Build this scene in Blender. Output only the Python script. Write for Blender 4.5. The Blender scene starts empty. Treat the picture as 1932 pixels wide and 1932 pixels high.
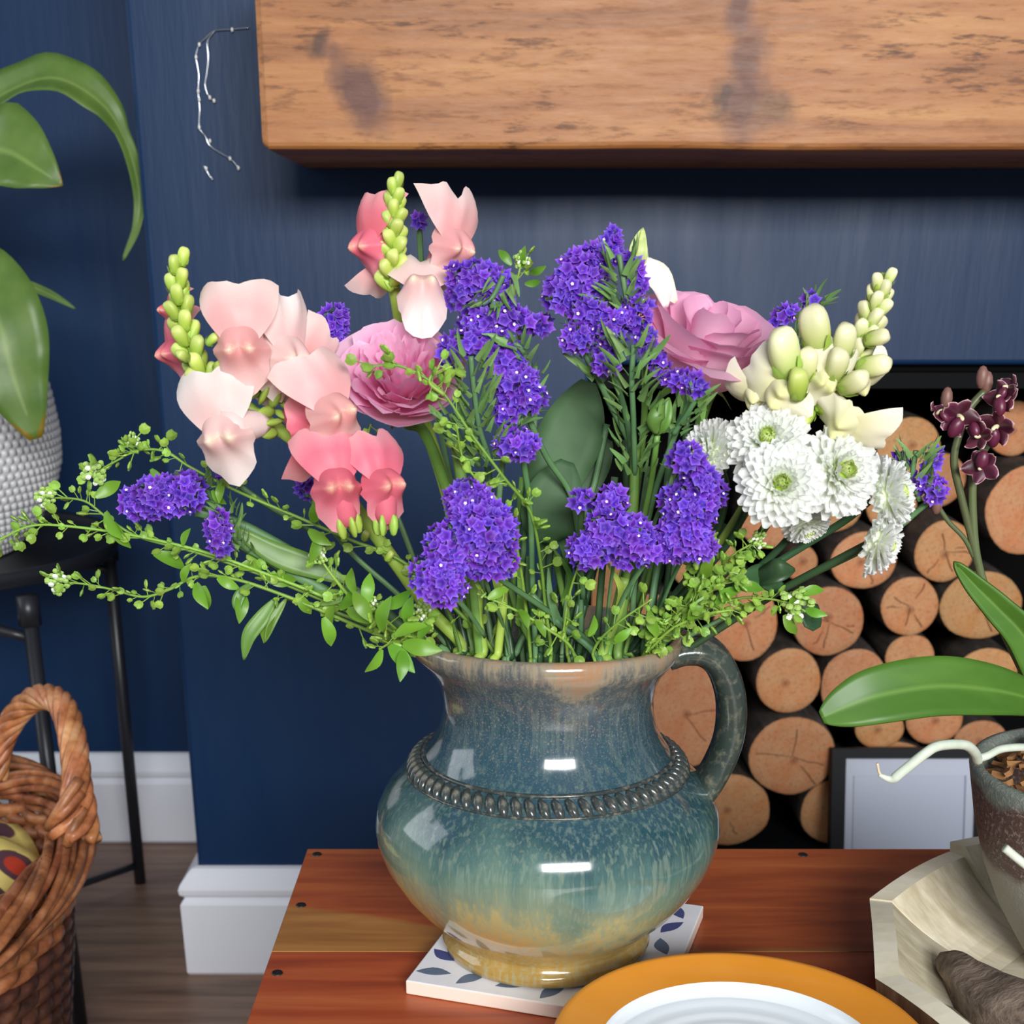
import bpy, math, random
from math import sin, cos, pi, sqrt, radians, atan2, exp
from mathutils import Vector as V, Matrix as M, noise as mnoise

# ------------------------------------------------------------------ camera, world, lights
F, CX, CY, PITCH, CAMZ = 2546.0, 966.0, 1400.0, radians(19.47), 0.86
CP, SP = cos(PITCH), sin(PITCH)
sc = bpy.context.scene
COL = sc.collection
cd = bpy.data.cameras.new('camera'); cam = bpy.data.objects.new('camera', cd); COL.objects.link(cam)
cam.location = (0, 0, CAMZ); cam.rotation_euler = (pi / 2 - PITCH, 0, 0)
cd.sensor_width = 36; cd.lens = 36 * F / 1932; cd.shift_y = (CY - 966) / 1932
cd.clip_start = 0.01
cd.dof.use_dof = True; cd.dof.focus_distance = 0.75; cd.dof.aperture_fstop = 17
sc.camera = cam

wd = bpy.data.worlds.new('world'); sc.world = wd; wd.use_nodes = True
wd.node_tree.nodes['Background'].inputs[0].default_value = (0.80, 0.88, 1.0, 1)
wd.node_tree.nodes['Background'].inputs[1].default_value = 0.27

def area(name, loc, target, sx, sy, power, col):
    l = bpy.data.lights.new(name, 'AREA'); l.shape = 'RECTANGLE'; l.size = sx; l.size_y = sy
    l.energy = power; l.color = col
    o = bpy.data.objects.new(name, l); COL.objects.link(o); o.location = loc
    o.rotation_euler = (V(target) - V(loc)).to_track_quat('-Z', 'Y').to_euler()
    o['kind'] = 'helper'
    return o
area('window_light', (0.55, -2.0, 1.62), (0.2, 1.0, 0.75), 1.5, 0.55, 128, (0.98, 0.99, 0.98))
area('side_window_light', (-2.4, 0.95, 1.5), (0.0, 0.65, 0.65), 1.3, 1.3, 15, (0.92, 0.96, 1.0))

vs = sc.view_settings
vs.view_transform = 'Standard'; vs.look = 'None'; vs.gamma = 1.0; vs.exposure = 0.0
vs.use_curve_mapping = False
random.seed(7)

# ------------------------------------------------------------------ measuring helpers
def ray(u, v):
    a, b = (u - CX) / F, (v - CY) / F
    return V((a, CP - SP * b, -SP - CP * b))
def W(u, v, Y):
    d = ray(u, v); return V((0, 0, CAMZ)) + d * (Y / d.y)
def WZ(u, v, z):
    d = ray(u, v); return V((0, 0, CAMZ)) + d * ((z - CAMZ) / d.z)
def px(u, v, Y):
    return Y / ray(u, v).y / F
def basis(p):
    """axes seen from the viewpoint at p: x to the side, y away, z up"""
    y = (p - V((0, 0, CAMZ))).normalized(); x = y.cross(V((0, 0, 1))).normalized(); z = x.cross(y)
    return M((x, y, z)).transposed()
def facing(p, roll=0, yaw=0, pitch=0, s=1.0):
    """flower frame: local -Y faces the room, Z up; roll turns clockwise seen from the room"""
    R = basis(p) @ M.Rotation(radians(roll), 3, 'Y') @ M.Rotation(radians(yaw), 3, 'Z') @ M.Rotation(radians(pitch), 3, 'X')
    return M.Translation(p) @ R.to_4x4() @ M.Scale(s, 4)
def axisframe(p, a, spin=0.0, s=1.0):
    q = V(a).normalized().to_track_quat('Z', 'Y').to_matrix() @ M.Rotation(spin, 3, 'Z')
    return M.Translation(p) @ q.to_4x4() @ M.Scale(s, 4)
def saxis(p, a):
    """screen-like direction (side, up, toward the room) to world"""
    B = basis(p); return (B @ V((a[0], -a[2], a[1]))).normalized()

# ------------------------------------------------------------------ geometry helpers: all return (verts, faces)
def join(*parts):
    vv, ff = [], []
    for v, f in parts:
        n = len(vv); vv += list(v); ff += [tuple(i + n for i in q) for q in f]
    return vv, ff
def xf(vf, m):
    return [m @ V(p) for p in vf[0]], vf[1]
def cr(pts, k=6):
    P = [V(p) for p in pts]
    if len(P) < 3: return [P[0].lerp(P[-1], i / k) for i in range(k + 1)]
    E = [P[0] * 2 - P[1]] + P + [P[-1] * 2 - P[-2]]
    out = []
    for i in range(1, len(E) - 2):
        a, b, c, d = E[i - 1], E[i], E[i + 1], E[i + 2]
        for j in range(k):
            t = j / k
            out.append(0.5 * ((2 * b) + (c - a) * t + (2 * a - 5 * b + 4 * c - d) * t * t + (3 * b - a - 3 * c + d) * t ** 3))
    return out + [P[-1]]
def frames(pts):
    n = len(pts); T = [(pts[min(i + 1, n - 1)] - pts[max(i - 1, 0)]).normalized() for i in range(n)]
    a = V((0, 0, 1)) if abs(T[0].z) < 0.8 else V((1, 0, 0))
    N = (a - T[0] * a.dot(T[0])).normalized(); out = []
    for t in T:
        N = (N - t * N.dot(t)).normalized(); out.append((t, N, t.cross(N)))
    return out
def tube(pts, r, n=6, flat=1.0, caps=True):
    pts = [V(p) for p in pts]; m = len(pts); fr = frames(pts); vv, ff = [], []
    for i, p in enumerate(pts):
        q = r(i / max(1, m - 1)) if callable(r) else (r[i] if isinstance(r, (list, tuple)) else r)
        for j in range(n):
            a = 2 * pi * j / n; vv.append(p + fr[i][1] * q * cos(a) + fr[i][2] * q * flat * sin(a))
    for i in range(m - 1):
        for j in range(n):
            k = (j + 1) % n; ff.append((i * n + j, i * n + k, (i + 1) * n + k, (i + 1) * n + j))
    if caps:
        ff.append(tuple(range(n - 1, -1, -1))); ff.append(tuple((m - 1) * n + j for j in range(n)))
    return vv, ff
def lathe(prof, n=64, closed=False, off=None):
    vv, ff = [], []; m = len(prof)
    for i, (r, z) in enumerate(prof):
        for j in range(n):
            a = 2 * pi * j / n; R, Z = (r, z) if off is None else off(r, z, a, i)
            vv.append(V((R * cos(a), R * sin(a), Z)))
    for i in range(m - 1 if not closed else m):
        i2 = (i + 1) % m
        for j in range(n):
            k = (j + 1) % n; ff.append((i * n + j, i * n + k, i2 * n + k, i2 * n + j))
    return vv, ff
def grid(fn, nu, nv):
    vv = [V(fn(i / (nu - 1), j / (nv - 1))) for i in range(nu) for j in range(nv)]
    ff = [(i * nv + j, i * nv + j + 1, (i + 1) * nv + j + 1, (i + 1) * nv + j) for i in range(nu - 1) for j in range(nv - 1)]
    return vv, ff
def box(x0, x1, y0, y1, z0, z1):
    v = [V((x, y, z)) for x in (x0, x1) for y in (y0, y1) for z in (z0, z1)]
    return v, [(0, 1, 3, 2), (4, 6, 7, 5), (0, 4, 5, 1), (2, 3, 7, 6), (0, 2, 6, 4), (1, 5, 7, 3)]
def ball(rx, ry, rz, n=10, m=7, c=(0, 0, 0)):
    c = V(c); vv = [c + V((0, 0, rz))]
    for i in range(1, m):
        t = pi * i / m
        for j in range(n):
            a = 2 * pi * j / n; vv.append(c + V((rx * sin(t) * cos(a), ry * sin(t) * sin(a), rz * cos(t))))
    vv.append(c - V((0, 0, rz))); ff = []
    for j in range(n):
        k = (j + 1) % n; ff.append((0, 1 + j, 1 + k)); b = 1 + (m - 2) * n; ff.append((b + k, b + j, len(vv) - 1))
    for i in range(m - 2):
        for j in range(n):
            k = (j + 1) % n; a = 1 + i * n; ff.append((a + j, a + n + j, a + n + k, a + k))
    return vv, ff
def blade(pts, w, up=(0, 0, 1), fold=0.25, k=6, na=5, wave=0.0, thick=0.0):
    """leaf surface along a path; w(t) half width"""
    P = cr(pts, k); n = len(P); up = V(up); vv, ff = [], []
    for i, p in enumerate(P):
        t = (P[min(i + 1, n - 1)] - P[max(i - 1, 0)]).normalized()
        s = t.cross(up)
        s = s.normalized() if s.length > 1e-4 else V((1, 0, 0)); nn = s.cross(t); ww = w(i / (n - 1))
        for j in range(na):
            a = -1 + 2 * j / (na - 1)
            vv.append(p + s * ww * a + nn * (fold * ww * abs(a) + wave * ww * sin(i * 1.1 + (2 if a > 0 else 0)) * abs(a)))
    for i in range(n - 1):
        for j in range(na - 1):
            ff.append((i * na + j, i * na + j + 1, (i + 1) * na + j + 1, (i + 1) * na + j))
    return vv, ff

ORG = {}
def meshdata(name, vf, mats, smooth=True, attr=None, midx=None):
    me = bpy.data.meshes.new(name)
    me.from_pydata([tuple(p) for p in vf[0]], [], vf[1])
    for m in (mats if isinstance(mats, (list, tuple)) else [mats]): me.materials.append(m)
    if smooth: me.polygons.foreach_set('use_smooth', [True] * len(me.polygons))
    if midx: me.polygons.foreach_set('material_index', midx)
    if attr is not None:
        n_ = len(vf[0]); attr = (list(attr) + [attr[-1]] * n_)[:n_]; a = me.attributes.new('t', 'FLOAT', 'POINT'); a.data.foreach_set('value', attr)
    me.update(); return me
def tag(o, label=None, cat=None, group=None, kind=None):
    if label: o['label'] = label
    if cat: o['category'] = cat
    if group: o['group'] = group
    if kind: o['kind'] = kind
    return o
def thing(name, label, cat, loc, group=None):
    o = bpy.data.objects.new(name, None); COL.objects.link(o); o.location = V(loc); o.empty_display_size = 0.02
    ORG[o] = V(loc); return tag(o, label, cat, group)
def mk(name, vf, mats, parent=None, smooth=True, attr=None, midx=None, kind=None, label=None, cat=None, group=None, origin=None, flatn=False):
    """link a mesh whose verts are in world space as one object under parent"""
    o0 = ORG[parent] if parent else V((0, 0, 0)); org = V(origin) if origin is not None else o0
    me = meshdata(name, ([V(p) - org for p in vf[0]], vf[1]), mats, smooth, attr, midx)
    o = bpy.data.objects.new(name, me); COL.objects.link(o)
    if parent: o.parent = parent
    o.location = org - o0; ORG[o] = org
    return tag(o, label, cat, group, kind)
def inst(name, me, mw, parent):
    o = bpy.data.objects.new(name, me); COL.objects.link(o); o.parent = parent
    o.matrix_basis = M.Translation(-ORG[parent]) @ mw; return o
def sub(name, me, ml, parent):
    o = bpy.data.objects.new(name, me); COL.objects.link(o); o.parent = parent; o.matrix_basis = ml; return o
def mod_bevel(o, w, seg=2):
    b = o.modifiers.new('b', 'BEVEL'); b.width = w; b.segments = seg; b.limit_method = 'ANGLE'; return o
def solid(o, t, off=0):
    b = o.modifiers.new('s', 'SOLIDIFY'); b.thickness = t; b.offset = off; return o

# ------------------------------------------------------------------ materials
class Mat:
    def __init__(s, name, rough=0.5, col=(0.5, 0.5, 0.5), spec=None):
        s.m = bpy.data.materials.new(name); s.m.use_nodes = True; s.t = s.m.node_tree
        s.b = s.t.nodes['Principled BSDF']; s.out = s.t.nodes['Material Output']
        s.b.inputs['Roughness'].default_value = rough; s.b.inputs['Base Color'].default_value = (*col, 1)
        if spec is not None: s.b.inputs['Specular IOR Level'].default_value = spec
    def n(s, typ, ins=None, **kw):
        nd = s.t.nodes.new('ShaderNode' + typ)
        for k, v in kw.items(): setattr(nd, k, v)
        for k, v in (ins or {}).items(): s.set(nd.inputs[k], v)
        return nd
    def set(s, sock, v):
        if isinstance(v, bpy.types.NodeSocket): s.t.links.new(v, sock)
        elif isinstance(v, (tuple, list)) and len(v) == 3 and sock.type == 'RGBA': sock.default_value = (*v, 1)
        else: sock.default_value = v
    def obj(s): return s.n('TexCoord').outputs['Object']
    def map(s, vec, scale=(1, 1, 1), loc=(0, 0, 0), rot=(0, 0, 0)):
        return s.n('Mapping', {'Vector': vec, 'Scale': scale, 'Location': loc, 'Rotation': rot}).outputs[0]
    def noise(s, vec, scale=5, detail=3, rough=0.5, dist=0.0):
        return s.n('TexNoise', {'Vector': vec, 'Scale': scale, 'Detail': detail, 'Roughness': rough, 'Distortion': dist}).outputs[0]
    def ramp(s, fac, stops, interp='LINEAR'):
        r = s.n('ValToRGB', {'Fac': fac}); e = r.color_ramp.elements; r.color_ramp.interpolation = interp
        for i, (p, c) in enumerate(stops):
            el = e[i] if i < 2 else e.new(p)
            el.position = p; el.color = (*c, 1) if not isinstance(c, (int, float)) else (c, c, c, 1)
        return r.outputs[0]
    def mix(s, f, a, b, mode='MIX'):
        nd = s.n('Mix', data_type='RGBA', blend_type=mode)
        s.set(nd.inputs[0], f); s.set(nd.inputs[6], a); s.set(nd.inputs[7], b); return nd.outputs[2]
    def math(s, op, a, b=0.0, c=0.0, clamp=False):
        nd = s.n('Math', operation=op, use_clamp=clamp)
        s.set(nd.inputs[0], a); s.set(nd.inputs[1], b); s.set(nd.inputs[2], c); return nd.outputs[0]
    def sep(s, vec): return s.n('SeparateXYZ', {0: vec}).outputs
    def rand(s): return s.n('ObjectInfo').outputs['Random']
    def attr(s): return s.n('Attribute', attribute_name='t').outputs['Fac']
    def col(s, v): s.set(s.b.inputs['Base Color'], v); return s
    def rough(s, v): s.set(s.b.inputs['Roughness'], v); return s
    def bump(s, h, strength=0.3, dist=0.002):
        s.set(s.b.inputs['Normal'], s.n('Bump', {'Height': h, 'Strength': strength, 'Distance': dist}).outputs[0]); return s
    def translucent(s, colr, f=0.25):
        tr = s.n('BsdfTranslucent', {'Color': colr}); mx = s.n('MixShader', {0: f})
        s.t.links.new(s.b.outputs[0], mx.inputs[1]); s.t.links.new(tr.outputs[0], mx.inputs[2]); s.t.links.new(mx.outputs[0], s.out.inputs[0]); return s
    def hsv(s, c, h=0.5, sat=1.0, val=1.0):
        return s.n('HueSaturation', {'Color': c, 'Hue': h, 'Saturation': sat, 'Value': val}).outputs[0]
def S(r, g, b):
    f = lambda c: (c / 255 / 12.92) if c <= 10 else ((c / 255 + 0.055) / 1.055) ** 2.4
    return (f(r), f(g), f(b))
def plain(name, col, rough=0.5, spec=None, metal=0.0):
    m = Mat(name, rough, col, spec); m.b.inputs['Metallic'].default_value = metal; return m.m
def vary(m, c, h=0.02, v=0.35):
    r = m.rand()
    return m.hsv(c, m.math('MULTIPLY_ADD', r, 2 * h, 0.5 - h), 1.0, m.math('MULTIPLY_ADD', m.math('FRACT', m.math('MULTIPLY', r, 7.31)), 2 * v, 1 - v))

def m_wall():
    m = Mat('navy_paint', 0.5, spec=0.36); o = m.obj()
    n = m.noise(m.map(o, (30, 30, 4)), 1.0, 4, 0.6)
    n2 = m.noise(m.map(o, (2.5, 2.5, 2.5)), 1.0, 3)
    m.col(m.mix(n2, S(3, 37, 74), S(7, 48, 87)))
    m.rough(m.math('MULTIPLY_ADD', n, 0.22, 0.34)); m.bump(n, 0.5, 0.0015); return m.m
def m_beam():
    m = Mat('beam_wood', 0.55); o = m.obj()
    g = m.noise(m.map(o, (3, 30, 42)), 1.0, 5, 0.62, 0.4)
    c = m.ramp(g, [(0.25, S(118, 70, 34)), (0.48, S(168, 108, 58)), (0.72, S(192, 136, 80))])
    big = m.noise(m.map(o, (3, 9, 9)), 1.0, 2)
    c = m.mix(m.ramp(big, [(0.42, 0.0), (0.7, 0.55)]), c, S(160, 98, 52))
    fl = m.noise(m.map(o, (26, 90, 150)), 1.0, 4, 0.7)
    dens = m.ramp(m.noise(m.map(o, (5, 5, 11)), 1.0, 2), [(0.4, 0.0), (0.62, 1.0)])
    flm = m.math('MULTIPLY', m.ramp(fl, [(0.53, 0.0), (0.65, 0.9)]), m.math('MULTIPLY_ADD', dens, 0.75, 0.25))
    c = m.mix(flm, c, S(84, 46, 24))
    warp = m.n('VectorMath', {0: o, 1: m.n('VectorMath', {0: m.n('TexNoise', {'Vector': o, 'Scale': 45, 'Detail': 3}).outputs[1], 'Scale': 0.028}, operation='SCALE').outputs[0]}, operation='ADD').outputs[0]
    for (u, v, r, el, rot, kc, st) in BEAM_KNOTS:
        p = W(u, v, BEAM_Y) - BEAM_O + V((0.014, 0.014, 0.014))
        q = m.n('Mapping', {'Vector': warp, 'Location': p, 'Rotation': (0, radians(rot), 0), 'Scale': (r, 50, r * el)}, vector_type='TEXTURE').outputs[0]
        d = m.n('VectorMath', {0: q}, operation='LENGTH').outputs['Value']
        c = m.mix(m.ramp(d, [(0.35, st), (1.0, 0.0)]), c, kc)
    m.col(c); m.bump(m.mix(0.5, g, fl), 0.5, 0.002); m.rough(m.math('MULTIPLY_ADD', fl, 0.3, 0.38)); return m.m
def m_table():
    m = Mat('table_wood', 0.3); o = m.obj(); xs = m.sep(o)
    g = m.noise(m.map(o, (4, 46, 30)), 1.0, 5, 0.6, 0.5); r = m.rand()
    c = m.ramp(g, [(0.25, S(112, 44, 22)), (0.5, S(160, 72, 38)), (0.75, S(182, 98, 54))])
    # sapwood band along the front edge of the board, wide at its end
    taper = m.math('MULTIPLY_ADD', xs[0], -0.30, 0.016, clamp=True)
    lim = m.math('ADD', taper, m.math('MULTIPLY_ADD', m.noise(m.map(o, (9, 12, 2)), 1.0, 2), 0.03, -0.012))
    band = m.ramp(m.math('SUBTRACT', lim, xs[1]), [(0.0, 0.0), (0.006, 1.0)])
    sap = m.ramp(g, [(0.3, S(136, 86, 40)), (0.6, S(172, 122, 66)), (0.8, S(110, 76, 44))])
    c = m.mix(m.math('MULTIPLY', band, 0.8), c, sap)
    m.col(vary(m, c, 0.008, 0.06)); m.bump(g, 0.1, 0.001); m.rough(m.math('MULTIPLY_ADD', g, 0.2, 0.26)); return m.m
def m_glaze():
    m = Mat('jug_glaze', 0.13); o = m.obj(); xs = m.sep(o)
    st = m.noise(m.map(o, (42, 42, 5)), 1.0, 4, 0.6); st2 = m.noise(m.map(o, (380, 380, 20)), 1.0, 2, 0.6)
    lo = m.noise(m.map(o, (14, 14, 6)), 1.0, 2)
    z = m.math('ADD', xs[2], m.math('MULTIPLY_ADD', st, 0.055, -0.0275)); z = m.math('ADD', z, m.math('MULTIPLY_ADD', lo, 0.07, -0.035))
    z = m.math('ADD', z, m.math('MULTIPLY_ADD', st2, 0.03, -0.015))
    c = m.ramp(m.math('MULTIPLY', z, 5.0), [(0.02, S(156, 126, 62)), (0.15, S(186, 156, 92)), (0.24, S(166, 160, 112)), (0.33, S(112, 132, 112)),
              (0.44, S(74, 104, 100)), (0.53, S(38, 70, 78)), (0.62, S(38, 70, 84)), (0.78, S(58, 78, 88)), (0.87, S(88, 92, 92)), (0.925, S(142, 130, 110)), (0.975, S(160, 122, 92))])
    streak = m.ramp(st2, [(0.48, 0.0), (0.66, 0.55)])
    c = m.mix(m.math('MULTIPLY', streak, m.ramp(xs[2], [(0.09, 0.75), (0.13, 0.25)])), c, S(140, 156, 134))
    sp = m.noise(o, 900, 2, 0.8); c = m.mix(m.math('MULTIPLY', m.ramp(sp, [(0.55, 0.0), (0.68, 0.6)]), m.ramp(m.math('MULTIPLY', xs[2], 5.0), [(0.5, 0.1), (0.78, 1.0)])), c, S(150, 138, 122))
    m.col(c); m.b.inputs['Coat Weight'].default_value = 0.5; m.b.inputs['Coat Roughness'].default_value = 0.05
    m.bump(m.noise(o, 60, 2), 0.08, 0.002); return m.m
def m_glaze2(name, a, b, cc):
    m = Mat(name, 0.2); o = m.obj(); n = m.noise(o, 200, 3, 0.6); l = m.noise(o, 40, 2)
    m.col(m.mix(m.ramp(n, [(0.5, 0.0), (0.75, 0.8)]), m.mix(l, a, b), cc)); m.bump(n, 0.15, 0.001); return m.m
def m_cutface():
    m = Mat('log_cut_wood', 0.75); o = m.obj(); xs = m.sep(o)
    w = m.noise(o, 38, 3, 0.6); r = m.math('SQRT', m.math('ADD', m.math('MULTIPLY', xs[0], xs[0]), m.math('MULTIPLY', xs[2], xs[2])))
    rr = m.math('ADD', r, m.math('MULTIPLY', w, 0.012))
    ring = m.math('SINE', m.math('MULTIPLY', rr, 1500)); rf = m.math('MULTIPLY_ADD', ring, 0.12, 0.5)
    n = m.noise(o, 260, 4, 0.7)
    c = m.mix(rf, S(184, 130, 86), S(208, 158, 112)); c = m.mix(m.ramp(w, [(0.42, 0.0), (0.66, 0.7)]), c, S(196, 122, 70))
    c = m.mix(m.ramp(n, [(0.5, 0.0), (0.7, 0.6)]), c, S(136, 88, 56))
    c = m.mix(m.ramp(r, [(0.002, 0.75), (0.006, 0.0)]), c, S(122, 62, 34))
    m.col(vary(m, c, 0.008, 0.14)); m.bump(n, 0.4, 0.002); return m.m
def m_bark():
    m = Mat('log_bark', 0.9); o = m.obj(); n = m.noise(m.map(o, (60, 14, 60)), 1.0, 4, 0.65)
    m.col(m.ramp(n, [(0.3, S(34, 28, 25)), (0.55, S(76, 66, 60)), (0.8, S(108, 96, 88))])); m.bump(n, 0.7, 0.004); return m.m
def m_stripes(name, a, b, cc, sc_=(60, 60, 8), rough=0.6, bump=0.3):
    m = Mat(name, rough); o = m.obj(); n = m.noise(m.map(o, sc_), 1.0, 4, 0.6)
    m.col(vary(m, m.ramp(n, [(0.3, a), (0.52, b), (0.75, cc)]), 0.006, 0.12)); m.bump(n, bump, 0.0015); return m.m
def m_leaf(name, a, b, rough=0.4, trans=0.2, sc_=30, v=0.2, h=0.012):
    m = Mat(name, rough); o = m.obj(); n = m.noise(o, sc_, 3)
    c = vary(m, m.mix(n, a, b), h, v); m.col(c); m.translucent(c, trans); return m.m
def m_petal(name, stops, trans=0.25, rough=0.5, v=0.06, h=0.006, ns=0.25):
    m = Mat(name, rough); t = m.attr(); o = m.obj(); n = m.noise(o, 90, 3)
    t2 = m.math('ADD', t, m.math('MULTIPLY_ADD', n, ns, -ns / 2), clamp=True)
    c = vary(m, m.ramp(t2, stops), h, v); m.col(c); m.translucent(c, trans); return m.m

# ------------------------------------------------------------------ the setting
WY, AY = 1.553, 1.973            # chimney breast face, alcove back wall
BX = -0.397                      # corner of the chimney breast
OX0, OX1, OZ = 0.087, 1.25, 0.755  # fireplace opening
TZ, TX, TYB = 0.467, -0.146, 0.883 # table top, its end, its far edge
WALL = m_wall()
white_paint = Mat('white_gloss_paint', 0.3, S(240, 242, 250)).m
def structure(name, vf, mats, smooth=False, **k):
    return mk(name, vf, mats, None, smooth, kind='structure', **k)
floor_dark = Mat('floor_core', 0.6, S(40, 32, 28)).m
fl = structure('floor', box(-3, 3, -3, 2.2, -0.06, -0.012), floor_dark)
mp = Mat('floor_plank_wood', 0.42); o_ = mp.obj(); g_ = mp.noise(mp.map(o_, (3, 40, 10)), 1.0, 4, 0.6)
mp.col(vary(mp, mp.ramp(g_, [(0.3, S(98, 74, 60)), (0.55, S(142, 112, 92)), (0.75, S(164, 134, 112))]), 0.005, 0.14)); mp.bump(g_, 0.15, 0.001)
for i in range(10):
    y0 = 0.74 + i * 0.124; xoff = (i * 0.37) % 0.9
    for k in range(3):
        x0 = -1.5 + xoff + k * 0.9 - 0.5; x1 = x0 + 0.8985
        if x1 > 1.2: x1 = 1.2
        b = mk('plank', box(x0, x1, y0, y0 + 0.1228, -0.0119, 0.0), mp.m, fl, False, origin=((x0 + x1) / 2, y0 + 0.06, 0))
# chimney breast with the fireplace opening (pier, lintel, far pier, cheek)
def breast():
    o2 = [(BX, 0), (OX0, 0), (OX0, OZ), (OX1, OZ), (OX1, 0), (1.9, 0), (1.9, 2.3), (BX, 2.3)]; n = len(o2)
    vv = [V((x, y, z)) for y in (WY, AY) for x, z in o2]
    ff = [tuple(range(n)), tuple(range(2 * n - 1, n - 1, -1))] + [(i, n + i, n + (i + 1) % n, (i + 1) % n) for i in range(n)]
    return vv, ff
wall = breast()
wb = structure('wall_chimney', wall, WALL); mod_bevel(wb, 0.006, 3)
structure('wall_alcove', box(-2.2, BX + 0.001, AY, AY + 0.1, 0, 2.3), WALL)
black = Mat('soot_black', 0.9, (0.003, 0.003, 0.0035), 0.1).m
structure('wall_fireplace', join(box(OX0 - 0.001, OX1 + 0.001, AY - 0.03, AY - 0.005, 0, OZ), box(OX0, OX0 + 0.008, WY + 0.02, AY - 0.03, 0, OZ), box(OX1 - 0.008, OX1, WY + 0.02, AY - 0.03, 0, OZ), box(OX0, OX1, WY + 0.02, AY - 0.03, OZ - 0.008, OZ - 0.0005)), black)
structure('trim_1', box(OX0 + 0.008, OX1 - 0.008, WY + 0.012, WY + 0.045, OZ - 0.026, OZ - 0.009), plain('dark_iron', (0.003, 0.0035, 0.004), 0.75, 0.15))
structure('hearth', box(OX0 + 0.009, OX1 - 0.009, WY + 0.03, AY - 0.031, 0, 0.135), plain('slate', S(22, 24, 28), 0.5))
PROF = [(0, 0), (0.017, 0), (0.0195, 0.004), (0.0205, 0.1), (0.018, 0.1045), (0.0145, 0.108), (0.0205, 0.114), (0.0215, 0.121), (0.0195, 0.127), (0.011, 0.139), (0.006, 0.1445), (0, 0.146)]
def skirting(name, path):
    """profile swept along a plan path; outward is to the near side of the first leg"""
    vv, ff = [], []; n = len(PROF)
    for i, (p, nrm) in enumerate(path):
        for d, z in PROF: vv.append(V((p[0] + nrm[0] * d, p[1] + nrm[1] * d, z)))
    for i in range(len(path) - 1):
        for j in range(n - 1): ff.append((i * n + j, (i + 1) * n + j, (i + 1) * n + j + 1, i * n + j + 1))
    ff.append(tuple(range(n))); ff.append(tuple(range((len(path) - 1) * n, len(path) * n)))
    structure(name, (vv, ff), white_paint)
skirting('baseboard_chimney', [((BX, AY - 0.022), (-1, 0)), ((BX, WY), (-1, -1)), ((OX0 - 0.01, WY), (0, -1))])
skirting('baseboard_alcove', [((-2.2, AY), (0, -1)), ((BX - 0.0, AY), (0, -1))])

# ------------------------------------------------------------------ mantel beam
BEAM_Y = 1.314; BEAM_O = V((0.4, 1.43, 1.04))
K1, K2 = S(92, 52, 44), S(70, 42, 26)
BEAM_KNOTS = [(600, 84, 0.013, 1.1, 0, K2, 0.85), (640, 125, 0.014, 2.2, -35, K1, 0.5), (682, 178, 0.026, 1.7, -28, K1, 0.9), (1402, 12, 0.016, 2.0, 20, K1, 0.8),
              (1412, 105, 0.026, 1.2, 0, K1, 0.75), (1362, 186, 0.014, 1.4, 0, K2, 0.9), (1404, 196, 0.024, 1.8, 8, K1, 0.85), (1462, 205, 0.022, 1.0, 0, K2, 0.6)]
def beam():
    def fn(i, j): return None
    x0, x1, y0, y1, z0, z1 = -0.222, 1.4, BEAM_Y, WY - 0.0005, 0.957, 1.13
    nx, vv, ff = 60, [], []
    sec = []
    r = 0.006
    for cy, cz, a0 in ((y0 + r, z0 + r, 180), (y1, z0, 270), (y1, z1, 0), (y0 + r, z1 - r, 90)):
        if cy == y1: sec.append((cy, cz)); continue
        for k in range(4):
            a = radians(a0 + 30 * k); sec.append((cy + r * cos(a), cz + r * sin(a)))
    n = len(sec)
    for i in range(nx + 1):
        t = i / nx; x = x0 + (x1 - x0) * t if i != 1 else x0 + 0.0045
        e = 0.004 if i in (0, nx) else 0
        for (y, z) in sec:
            w = 0.0018 * mnoise.noise(V((x * 9, y * 9, z * 9))) if y < y1 - 0.01 else 0
            yy = y + w + (e if y < y1 - .01 else 0); zz = z + w + (e if z < 1.04 else -e)
            vv.append(V((x + (0.004 if i == 1 and False else 0) + (0.003 * mnoise.noise(V((y * 20, z * 20, 3))) if i == 0 else 0), yy, zz)))
    for i in range(nx):
        for j in range(n): k = (j + 1) % n; ff.append((i * n + j, i * n + k, (i + 1) * n + k, (i + 1) * n + j))
    ff.append(tuple(range(n))); ff.append(tuple(nx * n + j for j in range(n - 1, -1, -1)))
    return vv, ff
o = mk('mantel_beam', beam(), m_beam(), None, False, origin=BEAM_O)
tag(o, 'thick orange-brown wooden mantel beam with dark knots on the navy chimney wall', 'mantel')

# silver wire hanging on the wall beside the beam
silver = plain('silver_wire', S(220, 225, 230), 0.2, metal=1.0)
wl = thing('fairy_light_string', 'thin silver fairy light wire looping down the navy wall beside the mantel beam', 'fairy lights', W(378, 130, WY))
def wpts(l, d=0.004): return cr([W(u, v, WY - d) for u, v in l], 6)
w1 = [(470, 52), (440, 55), (405, 58), (388, 72), (376, 84), (370, 108), (375, 140), (374, 175), (377, 205), (376, 240), (388, 258), (396, 275), (418, 290), (435, 300), (452, 318)]
w2 = [(405, 58), (392, 78), (393, 110), (390, 140), (387, 160), (392, 178), (404, 192)]
w3 = [(385, 312), (392, 326), (402, 340)]
for l in (w1, w2, w3): mk('wire', tube(wpts(l), 0.0006, 5), silver, wl)
bulbme = meshdata('bulb', ball(0.0014, 0.0014, 0.0022, 6, 5), plain('bulb_glass', S(240, 240, 235), 0.1))
for (u, v) in [(438, 56), (376, 84), (370, 108), (374, 172), (376, 188), (376, 240), (396, 266), (434, 299), (450, 317), (404, 190), (396, 184), (389, 318)]:
    inst('bulb', bulbme, M.Translation(W(u, v, WY - 0.005)), wl)

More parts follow.
